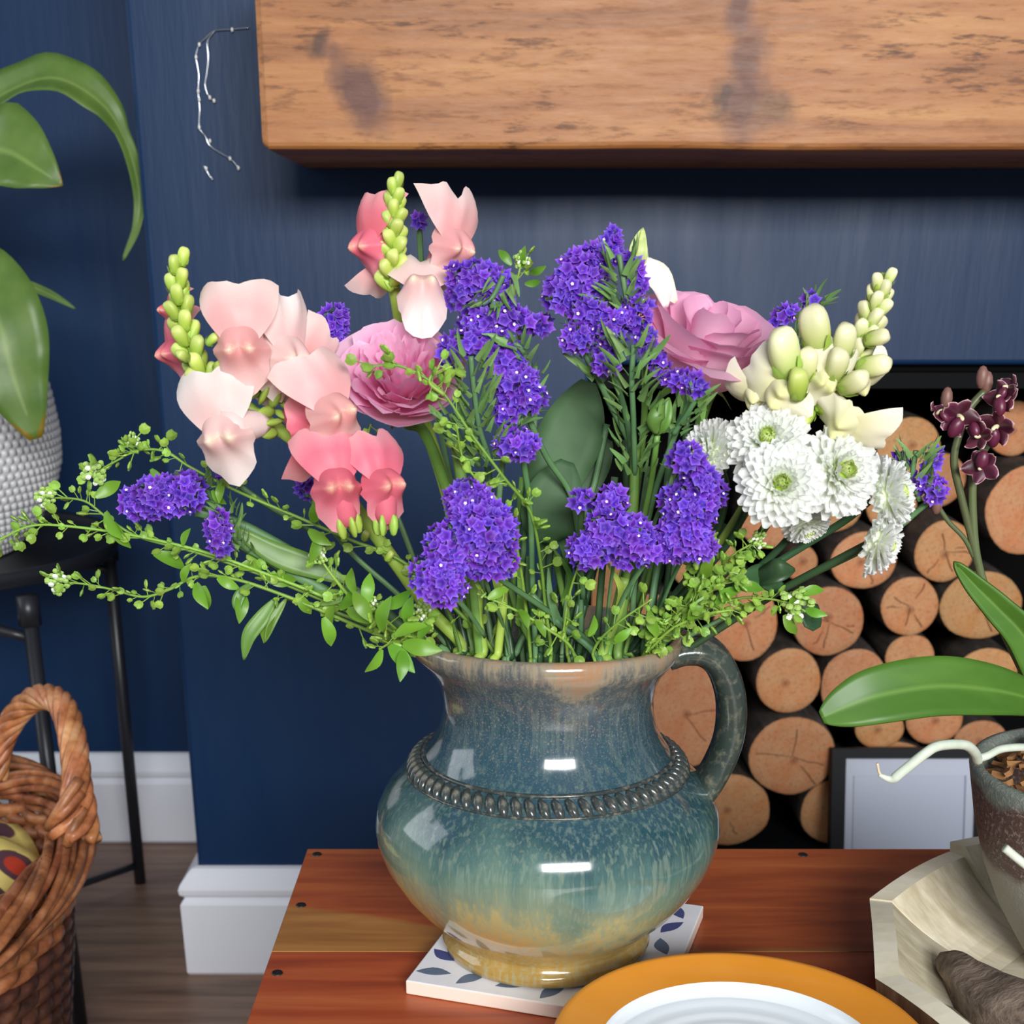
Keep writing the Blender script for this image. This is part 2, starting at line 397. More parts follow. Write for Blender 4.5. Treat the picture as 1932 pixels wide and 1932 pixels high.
# ------------------------------------------------------------------ firewood
CUT, BARK = m_cutface(), m_bark(); crackm = plain('log_crack', S(104, 66, 44), 0.9)
LOGS = [  # u, v, ru, rv, face Y, cracks, label
 (1716, 848, 60, 58, 1.655, 1, 'orange-faced firewood log at the top of the stack behind the purple sprig'),
 (1910, 830, 50, 52, 1.70, 0, 'firewood log behind the dark orchid flowers at the top of the stack'),
 (1935, 958, 82, 84, 1.64, 0, 'biggest pale firewood log cut off beside the dark orchid blooms'),
 (1703, 975, 50, 48, 1.69, 0, 'firewood log mostly hidden by the side-on white chrysanthemum'),
 (1810, 925, 52, 55, 1.72, 0, 'shaded firewood log behind the thin orchid stems'),
 (1778, 1040, 57, 59, 1.635, 5, 'pale firewood log with star cracks below the orchid stems'),
 (1614, 1078, 63, 54, 1.645, 2, 'flattened orange firewood log behind the drooping white chrysanthemum'),
 (1850, 1142, 78, 64, 1.64, 1, 'wide pale firewood log behind the upright orchid leaf'),
 (1718, 1140, 54, 56, 1.63, 5, 'small round firewood log with cracks from its heart, under the star-cracked log'),
 (1563, 1180, 67, 68, 1.63, 6, 'rough firewood log face with many short cracks beside the green seed sprig'),
 (1432, 1212, 62, 76, 1.64, 3, 'firewood log with a dark red heart above the jug handle'),
 (1713, 1240, 46, 42, 1.65, 0, 'small firewood log peeping over the broad orchid leaf'),
 (1612, 1292, 64, 72, 1.65, 2, 'firewood log half covered by the tip of the broad orchid leaf'),
 (1481, 1306, 64, 66, 1.625, 0, 'smooth round orange firewood log right beside the jug handle'),
 (1290, 1352, 82, 106, 1.64, 2, 'large firewood log framed inside the jug handle'),
 (1478, 1446, 86, 82, 1.62, 4, 'largest brown firewood log next to the black picture frame'),
 (1640, 1340, 62, 52, 1.665, 0, 'firewood log showing only its foot under the broad orchid leaf'),
 (1757, 1362, 54, 46, 1.67, 0, 'firewood log under the broad orchid leaf near the pot'),
 (1672, 1402, 70, 34, 1.69, 0, 'shaded firewood log just above the picture frame'),
 (1378, 1552, 88, 74, 1.63, 1, 'bottom row firewood log touching the jug belly'),
 (1545, 1556, 78, 70, 1.63, 0, 'bottom row firewood log beside the picture frame edge'),
 (1580, 985, 62, 58, 1.67, 3, 'orange firewood log behind the cluster of white chrysanthemums'),
 (1508, 1058, 32, 34, 1.66, 0, 'thinnest firewood log, a small orange disc between two flower stems'),
 (1862, 1268, 56, 46, 1.69, 0, 'dark firewood log at the base of the upright orchid leaf'),
 (1140, 1112, 54, 56, 1.66, 1, 'firewood log glimpsed through the stems over the jug mouth'),
 (1345, 1085, 66, 60, 1.665, 1, 'firewood log behind the green seed pods and purple statice'),
 (1235, 1208, 66, 70, 1.66, 0, 'firewood log behind the jug rim and seed pods'),
 (1850, 1398, 50, 40, 1.69, 0, 'firewood log next to the bark-filled orchid pot'),
 (1460, 985, 58, 56, 1.69, 0, 'firewood log hidden behind the greenish underside of a chrysanthemum'),
 (1240, 1510, 72, 80, 1.655, 0, 'firewood log behind the jug belly in the bottom row'),
]
LC = []
for (u, v, ru, rv, Y, nc, lab) in LOGS:
    c = W(u, v, Y); k = px(u, v, Y); LC.append([c.x, c.z, ru * k * 1.05, rv * k * 1.05, 1.0 if Y >= 1.66 else 0.12])
for it in range(300):                # settle the stack so that no two logs cut into each other
    for a in range(len(LC)):
        for b in range(a):
            A, B = LC[a], LC[b]; dx, dz = A[0] - B[0], A[1] - B[1]; d = sqrt(dx * dx + dz * dz) + 1e-6
            ca, sa = dx / d, dz / d; rs_ = 1.0 * (1 / sqrt((ca / A[2]) ** 2 + (sa / A[3]) ** 2) + 1 / sqrt((ca / B[2]) ** 2 + (sa / B[3]) ** 2))
            if d < rs_:
                g = (rs_ - d) * 0.3; w = A[4] + B[4]
                A[0] += ca * g * A[4] / w; A[1] += sa * g * A[4] / w; B[0] -= ca * g * B[4] / w; B[1] -= sa * g * B[4] / w
                f_ = 1 - 0.02 * (rs_ - d) / rs_
                for Q in (A, B):
                    h = f_ ** (3 * Q[4]); Q[2] *= h; Q[3] *= h
    for Q in LC: Q[1] = max(Q[1], 0.137 + Q[3])
for i, (u, v, ru, rv, Y, nc, lab) in enumerate(LOGS):
    c = V((LC[i][0], Y, LC[i][1])); ra, rb = LC[i][2] * .975, LC[i][3] * .975
    t = thing('firewood_log', lab, 'log', c, 'firewood logs stacked in the fireplace')
    rnd = random.Random(i * 13 + 5); n = 30; L = min(0.27, AY - 0.035 - Y)
    off = [1 + 0.05 * mnoise.noise(V((cos(2 * pi * j / n) * 1.4, sin(2 * pi * j / n) * 1.4, i * 3.1))) for j in range(n)]
    tl = rnd.uniform(-0.03, 0.03); tl2 = rnd.uniform(-0.02, 0.04)
    def ring(s, y): return [c + V((ra * s * off[j] * cos(2 * pi * j / n), y + 0, rb * s * off[j] * sin(2 * pi * j / n))) for j in range(n)]
    vv = ring(0.985, 0) + ring(1.0, 0.004) + ring(1.02, 0.05) + ring(0.99, L)
    ff = [(a * n + j, a * n + (j + 1) % n, (a + 1) * n + (j + 1) % n, (a + 1) * n + j) for a in range(3) for j in range(n)] + [tuple(3 * n + j for j in range(n))]
    mk('bark', (vv, ff), BARK, t)
    fv = [c + V((0, -0.0012, 0))]; ff = []
    for q, s in enumerate((0.35, 0.7, 0.93, 0.985)):
        fv += [p + V((0, -0.001 + 0.0016 * mnoise.noise(p * 60) + (0.002 if q == 3 else 0), 0)) for p in ring(s, 0)]
    ff += [(0, 1 + (j + 1) % n, 1 + j) for j in range(n)]
    ff += [(1 + a * n + j, 1 + a * n + (j + 1) % n, 1 + (a + 1) * n + (j + 1) % n, 1 + (a + 1) * n + j) for a in range(3) for j in range(n)]
    mk('cut_face', (fv, ff), CUT, t, origin=c + V((rnd.uniform(-.1, .1) * ra, 0, rnd.uniform(-.15, .15) * rb)))
    for q in range(nc):
        a = rnd.uniform(0, 2 * pi); l0, l1 = rnd.choice((0.02, 0.02, 0.3, 0.5)), rnd.uniform(0.6, 0.93); w = 0.0005
        pts = []
        for s in range(5):
            f_ = l0 + (l1 - l0) * s / 4; aa = a + rnd.uniform(-.06, .06)
            pts.append(c + V((ra * f_ * cos(aa), -0.0026, rb * f_ * sin(aa))))
        mk('crack', tube(pts, lambda x: w * (0.5 + 1.2 * x * (1.05 - x * .6)), 4, 0.8), crackm, t)

# ------------------------------------------------------------------ picture frame
fY = 1.53
def fr():
    p0 = W(1571, 1412, fY + 0.072); x0 = p0.x; zt = sqrt(p0.z ** 2 + 0.072 ** 2); LEAN = atan2(0.072, p0.z); x1 = x0 + 0.2; b = 0.0175
    t = thing('picture_frame', 'black picture frame with a blank pale mount standing before the logs', 'picture frame', ((x0 + x1) / 2, fY, 0))
    RM = M.Translation(V((0, fY, 0))) @ M.Rotation(-LEAN, 4, 'X') @ M.Translation(V((0, -fY, 0)))
    def lbox(*q): return xf(box(*q), RM)
    fm = plain('black_frame', S(9, 11, 18), 0.6, 0.25)
    top = mk('frame', join(lbox(x0, x1, fY, fY + 0.018, zt - b * 0.75, zt), lbox(x0, x1, fY, fY + 0.018, 0, b), lbox(x0, x0 + b, fY, fY + 0.018, b, zt - b * .75), lbox(x1 - b, x1, fY, fY + 0.018, b, zt - b * .75)), fm, t, False)
    mt = Mat('mount_card', 0.5, S(178, 184, 200)).m
    X0, X1, Z1 = x0 + b, x1 - b, zt - b * .75; i0, i1, iz = X0 + 0.012, X1 - 0.012, Z1 - 0.022
    yy = fY + 0.006
    mk('mount', join(lbox(X0, i0, yy, yy + 0.003, b, Z1), lbox(i1, X1, yy, yy + 0.003, b, Z1), lbox(i0, i1, yy, yy + 0.003, iz, Z1)), mt, t, False)
    mk('print', lbox(i0, i1, yy + 0.002, yy + 0.004, b, iz), Mat('blank_print', 0.4, S(172, 178, 196)).m, t, False)
    bg_ = plain('bevel_grey', S(120, 126, 146), 0.5)
    for xx in (i0 - .001, i1): mk('bevel_line', lbox(xx, xx + .001, yy - .0005, yy, b, iz), bg_, t, False)
fr()

# ------------------------------------------------------------------ wooden table
TW = m_table()
tb = thing('wooden_table', 'low reddish-brown plank table with black screws under the blue jug', 'table', (0.2, 0.56, 0))
edges = [TYB, 0.7296, 0.58, 0.43, 0.25]
for i in range(4):
    y1, y0 = edges[i], edges[i + 1] + 0.0008
    o = mk('board', box(TX, 0.62, y0, y1, TZ - 0.022, TZ), TW, tb, False, origin=(0.0 + i * 0.21, y0 + (0.0 if i == 0 else -0.2), TZ)); mod_bevel(o, 0.0005, 1)
for (x, y) in ((TX + 0.07, TYB - 0.07), (0.55, TYB - 0.07), (TX + 0.07, 0.32), (0.55, 0.32)):
    mk('leg', box(x - 0.025, x + 0.025, y - 0.025, y + 0.025, 0.0, TZ - 0.0221), TW, tb, False, origin=(x, y, 0.2))
scr = plain('black_screw', (0.006, 0.006, 0.006), 0.5)
sm = meshdata('screw', lathe([(0.0004, 0.0003), (0.0012, 0.0002), (0.0026, 0.0008), (0.0031, 0.0006), (0.0034, 0.0)], 14), scr)
for (u, v) in ((598, 1612), (568, 1708), (523, 1836), (1515, 1613)):
    inst('screw', sm, M.Translation(WZ(u, v, TZ + 0.0001)), tb)

# ------------------------------------------------------------------ tile under the jug
e1, e2 = V((0.30, 0.954, 0)), V((0.954, -0.30, 0)); tS = 0.1455
L0 = WZ(765, 1850, TZ + 0.009); L0.z = TZ
def TP(a, b, z=0.0): return L0 + e2 * (a * tS) + e1 * (b * tS) + V((0, 0, z))
JX, JY, JZ = 0.0205, 0.728, TZ + 0.0092
tv, tf = [TP(a, b, z) for z in (0.0003, 0.009) for (a, b) in ((0, 0), (1, 0), (1, 1), (0, 1))], [(3, 2, 1, 0), (4, 5, 6, 7), (0, 1, 5, 4), (1, 2, 6, 5), (2, 3, 7, 6), (3, 0, 4, 7)]
tm = Mat('tile_white', 0.25); on = tm.noise(tm.obj(), 70, 3); tm.col(tm.mix(on, S(220, 222, 232), S(238, 238, 242)))
tt = thing('ceramic_tile', 'white ceramic tile with blue leaf print lying under the jug', 'tile', TP(.5, .5))
o = mk('tile_body', (tv, tf), [tm.m, Mat('tile_edge', 0.7, S(226, 205, 190)).m], tt, False, midx=[1, 0, 1, 1, 1, 1]); mod_bevel(o, 0.0008, 2)
pv, pf, pi_ = [], [], []
rnd = random.Random(3); NL = 6
for i in range(NL):
    for j in range(NL):
        cx_, cy_ = (i + 0.5) / NL, (j + 0.5) / NL; a = radians(60 if (i + j) % 2 else 15) + rnd.uniform(-.2, .2) + (pi / 2 if j % 2 else 0)
        l, w = 0.43 / NL, 0.235 / NL; n0 = len(pv); m_ = 7; ring_ = []
        for s in range(m_ + 1): x = -l + 2 * l * s / m_; ring_.append((x, w * sin(pi * s / m_) * 1.0 + 0.25 * w))
        for s in range(m_, -1, -1): x = -l + 2 * l * s / m_; ring_.append((x, -w * sin(pi * s / m_) * 0.55 + 0.25 * w))
        for (x, y) in ring_:
            A = min(0.995, max(0.005, cx_ + x * cos(a) - y * sin(a))); B = min(0.995, max(0.005, cy_ + x * sin(a) + y * cos(a)))
            pv.append(TP(A, B, 0.00915))
        pf.append(tuple(range(n0, n0 + len(ring_)))); pi_.append(0 if (i * 3 + j) % 3 else 1)
mk('leaf_pattern', (pv, pf), [Mat('print_blue', 0.3, S(72, 78, 128)).m, Mat('print_slate', 0.3, S(96, 112, 134)).m], tt, False, midx=pi_)

# ------------------------------------------------------------------ jug
GL = m_glaze()
def jug():
    t = thing('stoneware_jug', 'blue-green glazed stoneware jug with a beaded shoulder holding the bouquet', 'jug', (JX, JY, JZ))
    outer = [(0.0585, 0.0), (0.0612, 0.0015), (0.0622, 0.005), (0.061, 0.0085), (0.0578, 0.0105), (0.0585, 0.0135), (0.066, 0.021), (0.0765, 0.031), (0.087, 0.044), (0.0950, 0.058), (0.0990, 0.070), (0.1000, 0.078), (0.0985, 0.088),
             (0.0938, 0.098), (0.0868, 0.1065), (0.0798, 0.1130), (0.0748, 0.1175), (0.0700, 0.1225), (0.0655, 0.129), (0.0618, 0.137), (0.0598, 0.146), (0.0592, 0.154), (0.0604, 0.1625), (0.0640, 0.170), (0.0686, 0.1755), (0.0722, 0.1795), (0.0738, 0.184), (0.0732, 0.1885), (0.0708, 0.1905)]
    inner = [(0.0685, 0.189), (0.064, 0.178), (0.0568, 0.166), (0.0555, 0.15), (0.062, 0.125), (0.088, 0.095), (0.093, 0.075), (0.075, 0.035), (0.05, 0.012), (0.002, 0.011)]
    prof = outer + inner
    def off(r, z, a, i):
        w = max(0.0, min(1.0, (z - 0.150) / 0.036)); w = w * w
        if i >= len(outer) + 4: w = 0
        d = abs(((a - pi) + pi) % (2 * pi) - pi)          # angle from the spout (towards -X)
        sp = exp(-(d / 0.42) ** 2); dh = abs((a + pi) % (2 * pi) - pi); hs = exp(-(dh / 0.5) ** 2)
        r2 = r + 0.010 * w * sp - 0.002 * w * exp(-((d - 0.95) / 0.35) ** 2); z2 = z + w * (0.0035 * max(0, -sin(a)) ** 2 + 0.007 * sp + 0.002 * hs)
        return r2, z2
    vf = lathe(prof, 120, False, off)
    O = V((JX, JY, JZ)); n = len(vf[0]); vf = ([O + p for p in vf[0]], vf[1] + [tuple(range(119, -1, -1))])
    mk('body', vf, GL, t)
    dark = m_glaze2('handle_glaze', S(34, 48, 48), S(68, 76, 68), S(116, 114, 96))
    hp = [(1258, 1230), (1290, 1222), (1328, 1226), (1358, 1250), (1376, 1295), (1381, 1345), (1374, 1395), (1356, 1440), (1334, 1478), (1312, 1502)]
    pts = [W(u, v, JY) for u, v in hp]; P = cr(pts, 8); m = len(P); vv, ff = [], []; fr_ = []
    for i, p in enumerate(P):
        tt_ = (P[min(i + 1, m - 1)] - P[max(i - 1, 0)]).normalized(); yv = V((0, -1, 0)); nn = tt_.cross(yv).normalized()
        f_ = i / (m - 1); wd_ = 0.0135 + 0.006 * (1 - f_) ** 3 + 0.005 * f_ ** 6; th = 0.0085 + 0.001 * (1 - f_)
        for j in range(24):
            a = 2 * pi * j / 24; ca, sa = cos(a), sin(a)
            ridge = 1 - 0.34 * exp(-((sa * 1.0) / 0.33) ** 2) if abs(ca) > .2 else 1
            vv.append(p + yv * wd_ * sa + nn * th * ca * (ridge if ca < 0 else 1.0))
    for i in range(m - 1):
        for j in range(24): k = (j + 1) % 24; ff.append((i * 24 + j, i * 24 + k, (i + 1) * 24 + k, (i + 1) * 24 + j))
    ff += [tuple(range(24)), tuple((m - 1) * 24 + j for j in range(24))]
    mk('handle', (vv, ff), dark, t, label='mottled dark green strap handle')
    bg = m_glaze2('bead_glaze', S(38, 46, 48), S(66, 72, 70), S(140, 134, 120))
    zb, rb = 0.1155, 0.0765
    bm_ = meshdata('bead', ball(0.0030, 0.0040, 0.0068, 9, 7), bg)
    for k in range(66):
        a = 2 * pi * k / 66; p = O + V((rb * cos(a), rb * sin(a), zb))
        R = M.Rotation(a, 4, 'Z') @ M.Rotation(radians(-38), 4, 'Y') @ M.Rotation(radians(22), 4, 'X') @ M.Rotation(pi / 2, 4, 'Z')
        inst('bead', bm_, M.Translation(p) @ R, t)
    for nm, r_, z_, w_ in (('bead_border', 0.0807, 0.1122, 0.0009), ('bead_border', 0.0714, 0.1212, 0.0014)):
        pts = [O + V((r_ * cos(2 * pi * q / 80), r_ * sin(2 * pi * q / 80), z_)) for q in range(81)]
        mk(nm, tube(pts, w_, 6, caps=False), bg, t)
    return t
jug()

# ------------------------------------------------------------------ orange rimmed dish
def dish():
    back = W(1345, 1795, 0.6576); R = 0.0922; c = V((back.x + 0.0015, 0.6576 - R, TZ)); H = back.z - TZ
    t = thing('orange_rimmed_dish', 'shallow white dish with a glossy orange rim in front of the jug', 'dish', c)
    wh = Mat('dish_white', 0.18, S(208, 213, 218)).m
    orm = Mat('dish_orange', 0.15); o = orm.obj(); n = orm.noise(o, 40, 2)
    orm.col(orm.mix(n, S(206, 128, 28), S(214, 140, 48))); orm.b.inputs['Coat Weight'].default_value = 0.4
    prof = [(R - 0.0225, H - 0.006)]
    for i in range(40):
        f_ = i / 39; r_ = (R - 0.0235) * (1 - f_) + 0.002 * f_; prof.append((r_, H - 0.008 - 0.0135 * (1 - (r_ / R) ** 2) + 0.00035 * sin(r_ * 700)))
    mk('well', xf(lathe(prof, 72), M.Translation(c)), wh, t)
    prof = [(0.002, 0.0003), (0.045, 0.0003), (0.047, 0.004), (0.07, 0.012), (R - 0.004, H - 0.006), (R - 0.0005, H - 0.002), (R, H - 0.0008), (R - 0.001, H), (R - 0.0035, H - 0.0004), (R - 0.006, H - 0.0022), (R - 0.0225, H - 0.006)]
    mk('orange_band', xf(lathe(prof, 96), M.Translation(c)), orm.m, t)
dish()

# ------------------------------------------------------------------ plant stand and peace lily
blackm = Mat('stand_black_metal', 0.38, S(34, 36, 42)).m
SC = V((-0.735, 1.615, 0)); SR, SZ = 0.25, 0.535
def stand():
    t = thing('plant_stand', 'black metal plant stand with a round tray and slim splayed legs', 'plant stand', SC)
    mk('tray', xf(lathe([(0.002, SZ - 0.012), (SR - 0.02, SZ - 0.012), (SR - 0.002, SZ - 0.01), (SR, SZ - 0.004), (SR + 0.003, SZ + 0.008), (SR, SZ + 0.0095), (SR - 0.004, SZ + 0.006), (SR - 0.008, SZ - 0.002), (0.002, SZ - 0.003)], 80), M.Translation(SC)), blackm, t)
    tops = [(-0.525, 1.43), (-0.535, 1.772), (-0.93, 1.43), (-0.93, 1.79)]; feet = [(-0.507, 1.384), (-0.549, 1.81), (-0.965, 1.384), (-0.965, 1.83)]
    for a, b in zip(tops, feet):
        mk('leg', tube([V((a[0], a[1], SZ - 0.013)), V((b[0], b[1], 0.0))], 0.0085, 10), blackm, t)
        mk('foot_cap', tube([V((a[0], a[1], SZ - 0.045)), V((a[0], a[1], SZ - 0.0125))], 0.0125, 10), blackm, t)
    for i, j in ((0, 2), (1, 3)):
        a, b = V((*tops[i], SZ - 0.06)), V((*tops[j], SZ - 0.06)); mid = (a + b) / 2 + V((0, 0, 0.03))
        mk('brace', tube(cr([a, a.lerp(mid, .6) + V((0, 0, .012)), mid, b.lerp(mid, .6) + V((0, 0, .012)), b], 6), 0.006, 8), blackm, t)
    f = [V((*feet[i], 0.03)) + (V((*tops[i], 0)) - V((*feet[i], 0))) * 0.06 for i in range(4)]; c = sum(f, V()) / 4
    for p in f: mk('crossbar', tube([p, c + (p - c) * 0.03], 0.0055, 8), blackm, t)
stand()
PZ = SZ - 0.0025
def lily():
    PC = V((SC.x, SC.y, PZ))
    t = thing('potted_peace_lily', 'peace lily with big drooping leaves in a white dimpled pot on the black stand', 'potted plant', PC)
    pw = Mat('pot_white_glaze', 0.35, S(214, 214, 216)).m
    prof = [(0.002, 0), (0.118, 0), (0.130, 0.006), (0.158, 0.035), (0.180, 0.07), (0.1905, 0.105), (0.192, 0.14), (0.187, 0.185), (0.178, 0.222), (0.172, 0.226), (0.168, 0.222), (0.168, 0.19), (0.002, 0.185)]
    mk('pot', xf(lathe(prof, 96), M.Translation(PC)), pw, t)
    def rad(z):
        for (r0, z0), (r1, z1) in zip(prof[1:9], prof[2:9]):
            if z0 <= z <= z1: return r0 + (r1 - r0) * (z - z0) / (z1 - z0)
        return prof[8][0]
    vv, ff = [], []; z, k = 0.006, 0
    while z < 0.222:
        r = rad(z); n = 104
        for j in range(n):
            a = 2 * pi * (j + 0.5 * (k % 2)) / n
            if cos(a) < -0.45: continue
            c = PC + V((r * cos(a), r * sin(a), z)); out = V((cos(a), sin(a), 0)); sd = V((-sin(a), cos(a), 0)); n0 = len(vv)
            for q in range(6):
                b = 2 * pi * q / 6; vv.append(c + sd * 0.0052 * cos(b) + V((0, 0, 0.0056 * sin(b))) - out * 0.001)
            for q in range(6):
                b = 2 * pi * q / 6; vv.append(c + sd * 0.003 * cos(b) + V((0, 0, 0.0034 * sin(b))) + out * 0.0032)
            ff += [(n0 + q, n0 + (q + 1) % 6, n0 + 6 + (q + 1) % 6, n0 + 6 + q) for q in range(6)] + [tuple(n0 + 6 + q for q in range(6))]
        z += 0.0088; k += 1
    mk('dimple_relief', (vv, ff), pw, t, kind='stuff')
    mk('soil', xf(lathe([(0.002, 0.2), (0.09, 0.204), (0.168, 0.198)], 32), M.Translation(PC)), plain('soil', S(48, 36, 28), 0.95), t)
    lm = Mat('lily_leaf', 0.42); at = lm.attr(); nn = lm.noise(lm.map(lm.obj(), (40, 12, 40)), 1.0, 3)
    base = lm.mix(nn, S(72, 112, 44), S(126, 154, 74))
    vein = lm.ramp(at, [(0.0, 1.0), (0.1, 0.0)]); lc = lm.mix(lm.math('MULTIPLY', vein, 0.7), base, S(150, 176, 96)); lc = lm.mix(lm.ramp(at, [(0.95, 0.0), (1.0, 0.85)]), lc, S(150, 120, 30)); lm.col(lc); lm.translucent(lc, 0.25)
    hub = PC + V((0.0, 0.0, 0.2))
    def leaf(pts, wmax, up, fold=0.25, tipy=True, stem=True, wfun=None):
        P = [W(u, v, Y) for u, v, Y in pts]
        w = wfun or (lambda s: wmax * (sin(pi * min(1, (s * 0.94 + 0.03))) ** 0.75) * (1 - 0.25 * s))
        vf = blade(P, w, up, fold, 7, 7, 0.05)
        n = len(vf[0]) // 7; at_ = []
        for i in range(n):
            for j in range(7): at_.append(abs(-1 + j / 3) * 0.9 + (0.0 if i < n * 0.86 or not tipy else 1.1 * (i - n * 0.86) / (n * 0.14)))
        o = mk('leaf', vf, lm.m, t, attr=at_); solid(o, 0.0006)
        if stem:
            a = P[0]; mk('leaf_stalk', tube(cr([hub + (a - hub) * 0.05 - V((0, 0, 0.02)), hub.lerp(a, 0.5) + V((0, 0, 0.05)), a], 6), 0.0028, 6), lm.m, t, attr=[0.3] * (13 * 6))
    leaf([(-70, 240, 1.60), (0, 182, 1.58), (100, 148, 1.56), (190, 195, 1.56), (238, 270, 1.57), (262, 360, 1.58), (258, 430, 1.58), (232, 492, 1.58)], 0.03, (0.15, -0.75, 0.65), 0.35, False, wfun=lambda s: 0.026 * max(.05, 1 - abs((s - .24) / .36) ** 2.2) if s < .42 else (0.026 * max(0, 1 - ((.42 - .24) / .36) ** 2.2) * (1 - (s - .42) / .12) + .0075 * (s - .42) / .12 if s < .54 else .0075 * (1 - (s - .54) / .46) ** .5 + .0006))
    leaf([(-140, 330, 1.50), (-60, 285, 1.48), (10, 285, 1.46), (70, 318, 1.45), (118, 350, 1.45)], 0.05, (0.1, -1.0, 0.35), 0.15, wfun=lambda s: 0.046 * (min(1, s / .5) ** .5 if s < .5 else max(0, 1 - (s - .5) / .5) ** .9) + .0008)
    leaf([(-90, 480, 1.46), (-45, 525, 1.42), (-2, 610, 1.40), (28, 720, 1.395), (68, 828, 1.40)], 0.052, (0.25, -1.0, 0.12), 0.16)
    leaf([(20, 520, 1.66), (60, 540, 1.66), (100, 558, 1.66), (142, 582, 1.66)], 0.006, (0, -1, 0.2), 0.3, False)
    leaf([(-200, 420, 1.58), (-120, 300, 1.6), (-40, 250, 1.62)], 0.05, (0, -1, 0.3), 0.2)
    leaf([(-200, 560, 1.46), (-160, 650, 1.40), (-120, 760, 1.40)], 0.06, (0, -1, 0.3), 0.2)
lily()

# ------------------------------------------------------------------ wicker basket
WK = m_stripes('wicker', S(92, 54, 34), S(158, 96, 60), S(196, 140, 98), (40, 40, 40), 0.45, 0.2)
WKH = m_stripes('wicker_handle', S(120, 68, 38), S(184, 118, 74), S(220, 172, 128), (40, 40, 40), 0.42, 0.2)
WKD = m_stripes('wicker_shaded', S(44, 26, 22), S(84, 50, 38), S(118, 76, 54), (40, 40, 40), 0.5, 0.2)  # darker copy of the wicker, shade below the rim put into its colour
KC = V((-0.548, 1.035, 0)); KA, KB, KZ = 0.155, 0.245, 0.375
def kpt(a, s=1.0, z=KZ, dr=0.0):
    return KC + V(((KA * s + dr) * cos(a), (KB * s + dr) * sin(a), z))
def basket():
    t = thing('wicker_basket', 'oval brown wicker basket with a twisted end handle in front of the plant stand', 'basket', KC)
    N = 150
    def prof(z): return 0.66 + 0.34 * (z / KZ) ** 0.8
    stakes = 44
    for i in range(stakes):
        a = 2 * pi * i / stakes
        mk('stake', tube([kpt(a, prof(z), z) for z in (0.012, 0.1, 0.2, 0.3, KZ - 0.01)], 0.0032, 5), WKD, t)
    z, k = 0.014, 0
    while z < KZ - 0.03:
        pts = [kpt(2 * pi * q / (stakes * 3), prof(z), z + 0.0008 * sin(pi * (q / 3 + k)), 0.0048 * sin(pi * (q / 3 + k))) for q in range(stakes * 3 + 1)]
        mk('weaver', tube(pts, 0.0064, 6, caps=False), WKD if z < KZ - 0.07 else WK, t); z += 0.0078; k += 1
    rnd = random.Random(4)
    for s in range(15):          # the rolled border: long rods winding round each other
        ph = s * 2 * pi / 15; tw = rnd.choice((2, 3, 3)); rr = 0.0165 + rnd.uniform(-.003, .004)
        pts = [kpt(2 * pi * q / N, 1.0, KZ - 0.008 + 1.15 * rr * sin(tw * 2 * pi * q / N + ph), rr * cos(tw * 2 * pi * q / N + ph) + 0.004) for q in range(N + 1)]
        mk('border_rod', tube(pts, rnd.uniform(0.0034, 0.005), 6, caps=False), WK, t)
    mk('base', join(*[([kpt(2 * pi * q / 48, 0.66, 0.006) for q in range(48)] + [kpt(2 * pi * q / 48, 0.66, 0.0) for q in range(48)], [tuple(range(48)), tuple(range(95, 47, -1))] + [(q, 48 + q, 48 + (q + 1) % 48, (q + 1) % 48) for q in range(48)])]), WKD, t)
    # handle: arch at the far end, strands twisting, spreading into the border at its feet
    hp = [W(-22, 1462, 1.22), W(0, 1405, 1.22), W(28, 1352, 1.22), W(66, 1318, 1.20), W(102, 1318, 1.17), W(124, 1345, 1.14), W(138, 1400, 1.11), W(144, 1460, 1.085), W(146, 1520, 1.07), W(138, 1580, 1.06)]
    P = cr(hp, 8); fr_ = frames(P); m = len(P)
    for s in range(7):
        pts = []
        for i, p in enumerate(P):
            f_ = i / (m - 1); a = 2 * pi * s / 7 + 4.6 * pi * f_; spread = 0.0078 + 0.012 * max(0, (f_ - 0.78) / 0.22) ** 1.5 + 0.006 * max(0, (0.12 - f_) / 0.12)
            pts.append(p + (fr_[i][1] * cos(a) + fr_[i][2] * sin(a)) * spread)
        mk('handle_strand', tube(pts, 0.0048, 7), WKH, t)
    for (u0, v0, u1, v1) in ((150, 1470, 92, 1562), (154, 1495, 100, 1550), (158, 1525, 128, 1592)):
        a, b = W(u0, v0, 1.06), W(u1, v1, 1.055); mk('handle_strand', tube(cr([a, a.lerp(b, .5) - V((0, .012, 0)), b], 6), 0.0048, 7), WK, t)
basket()
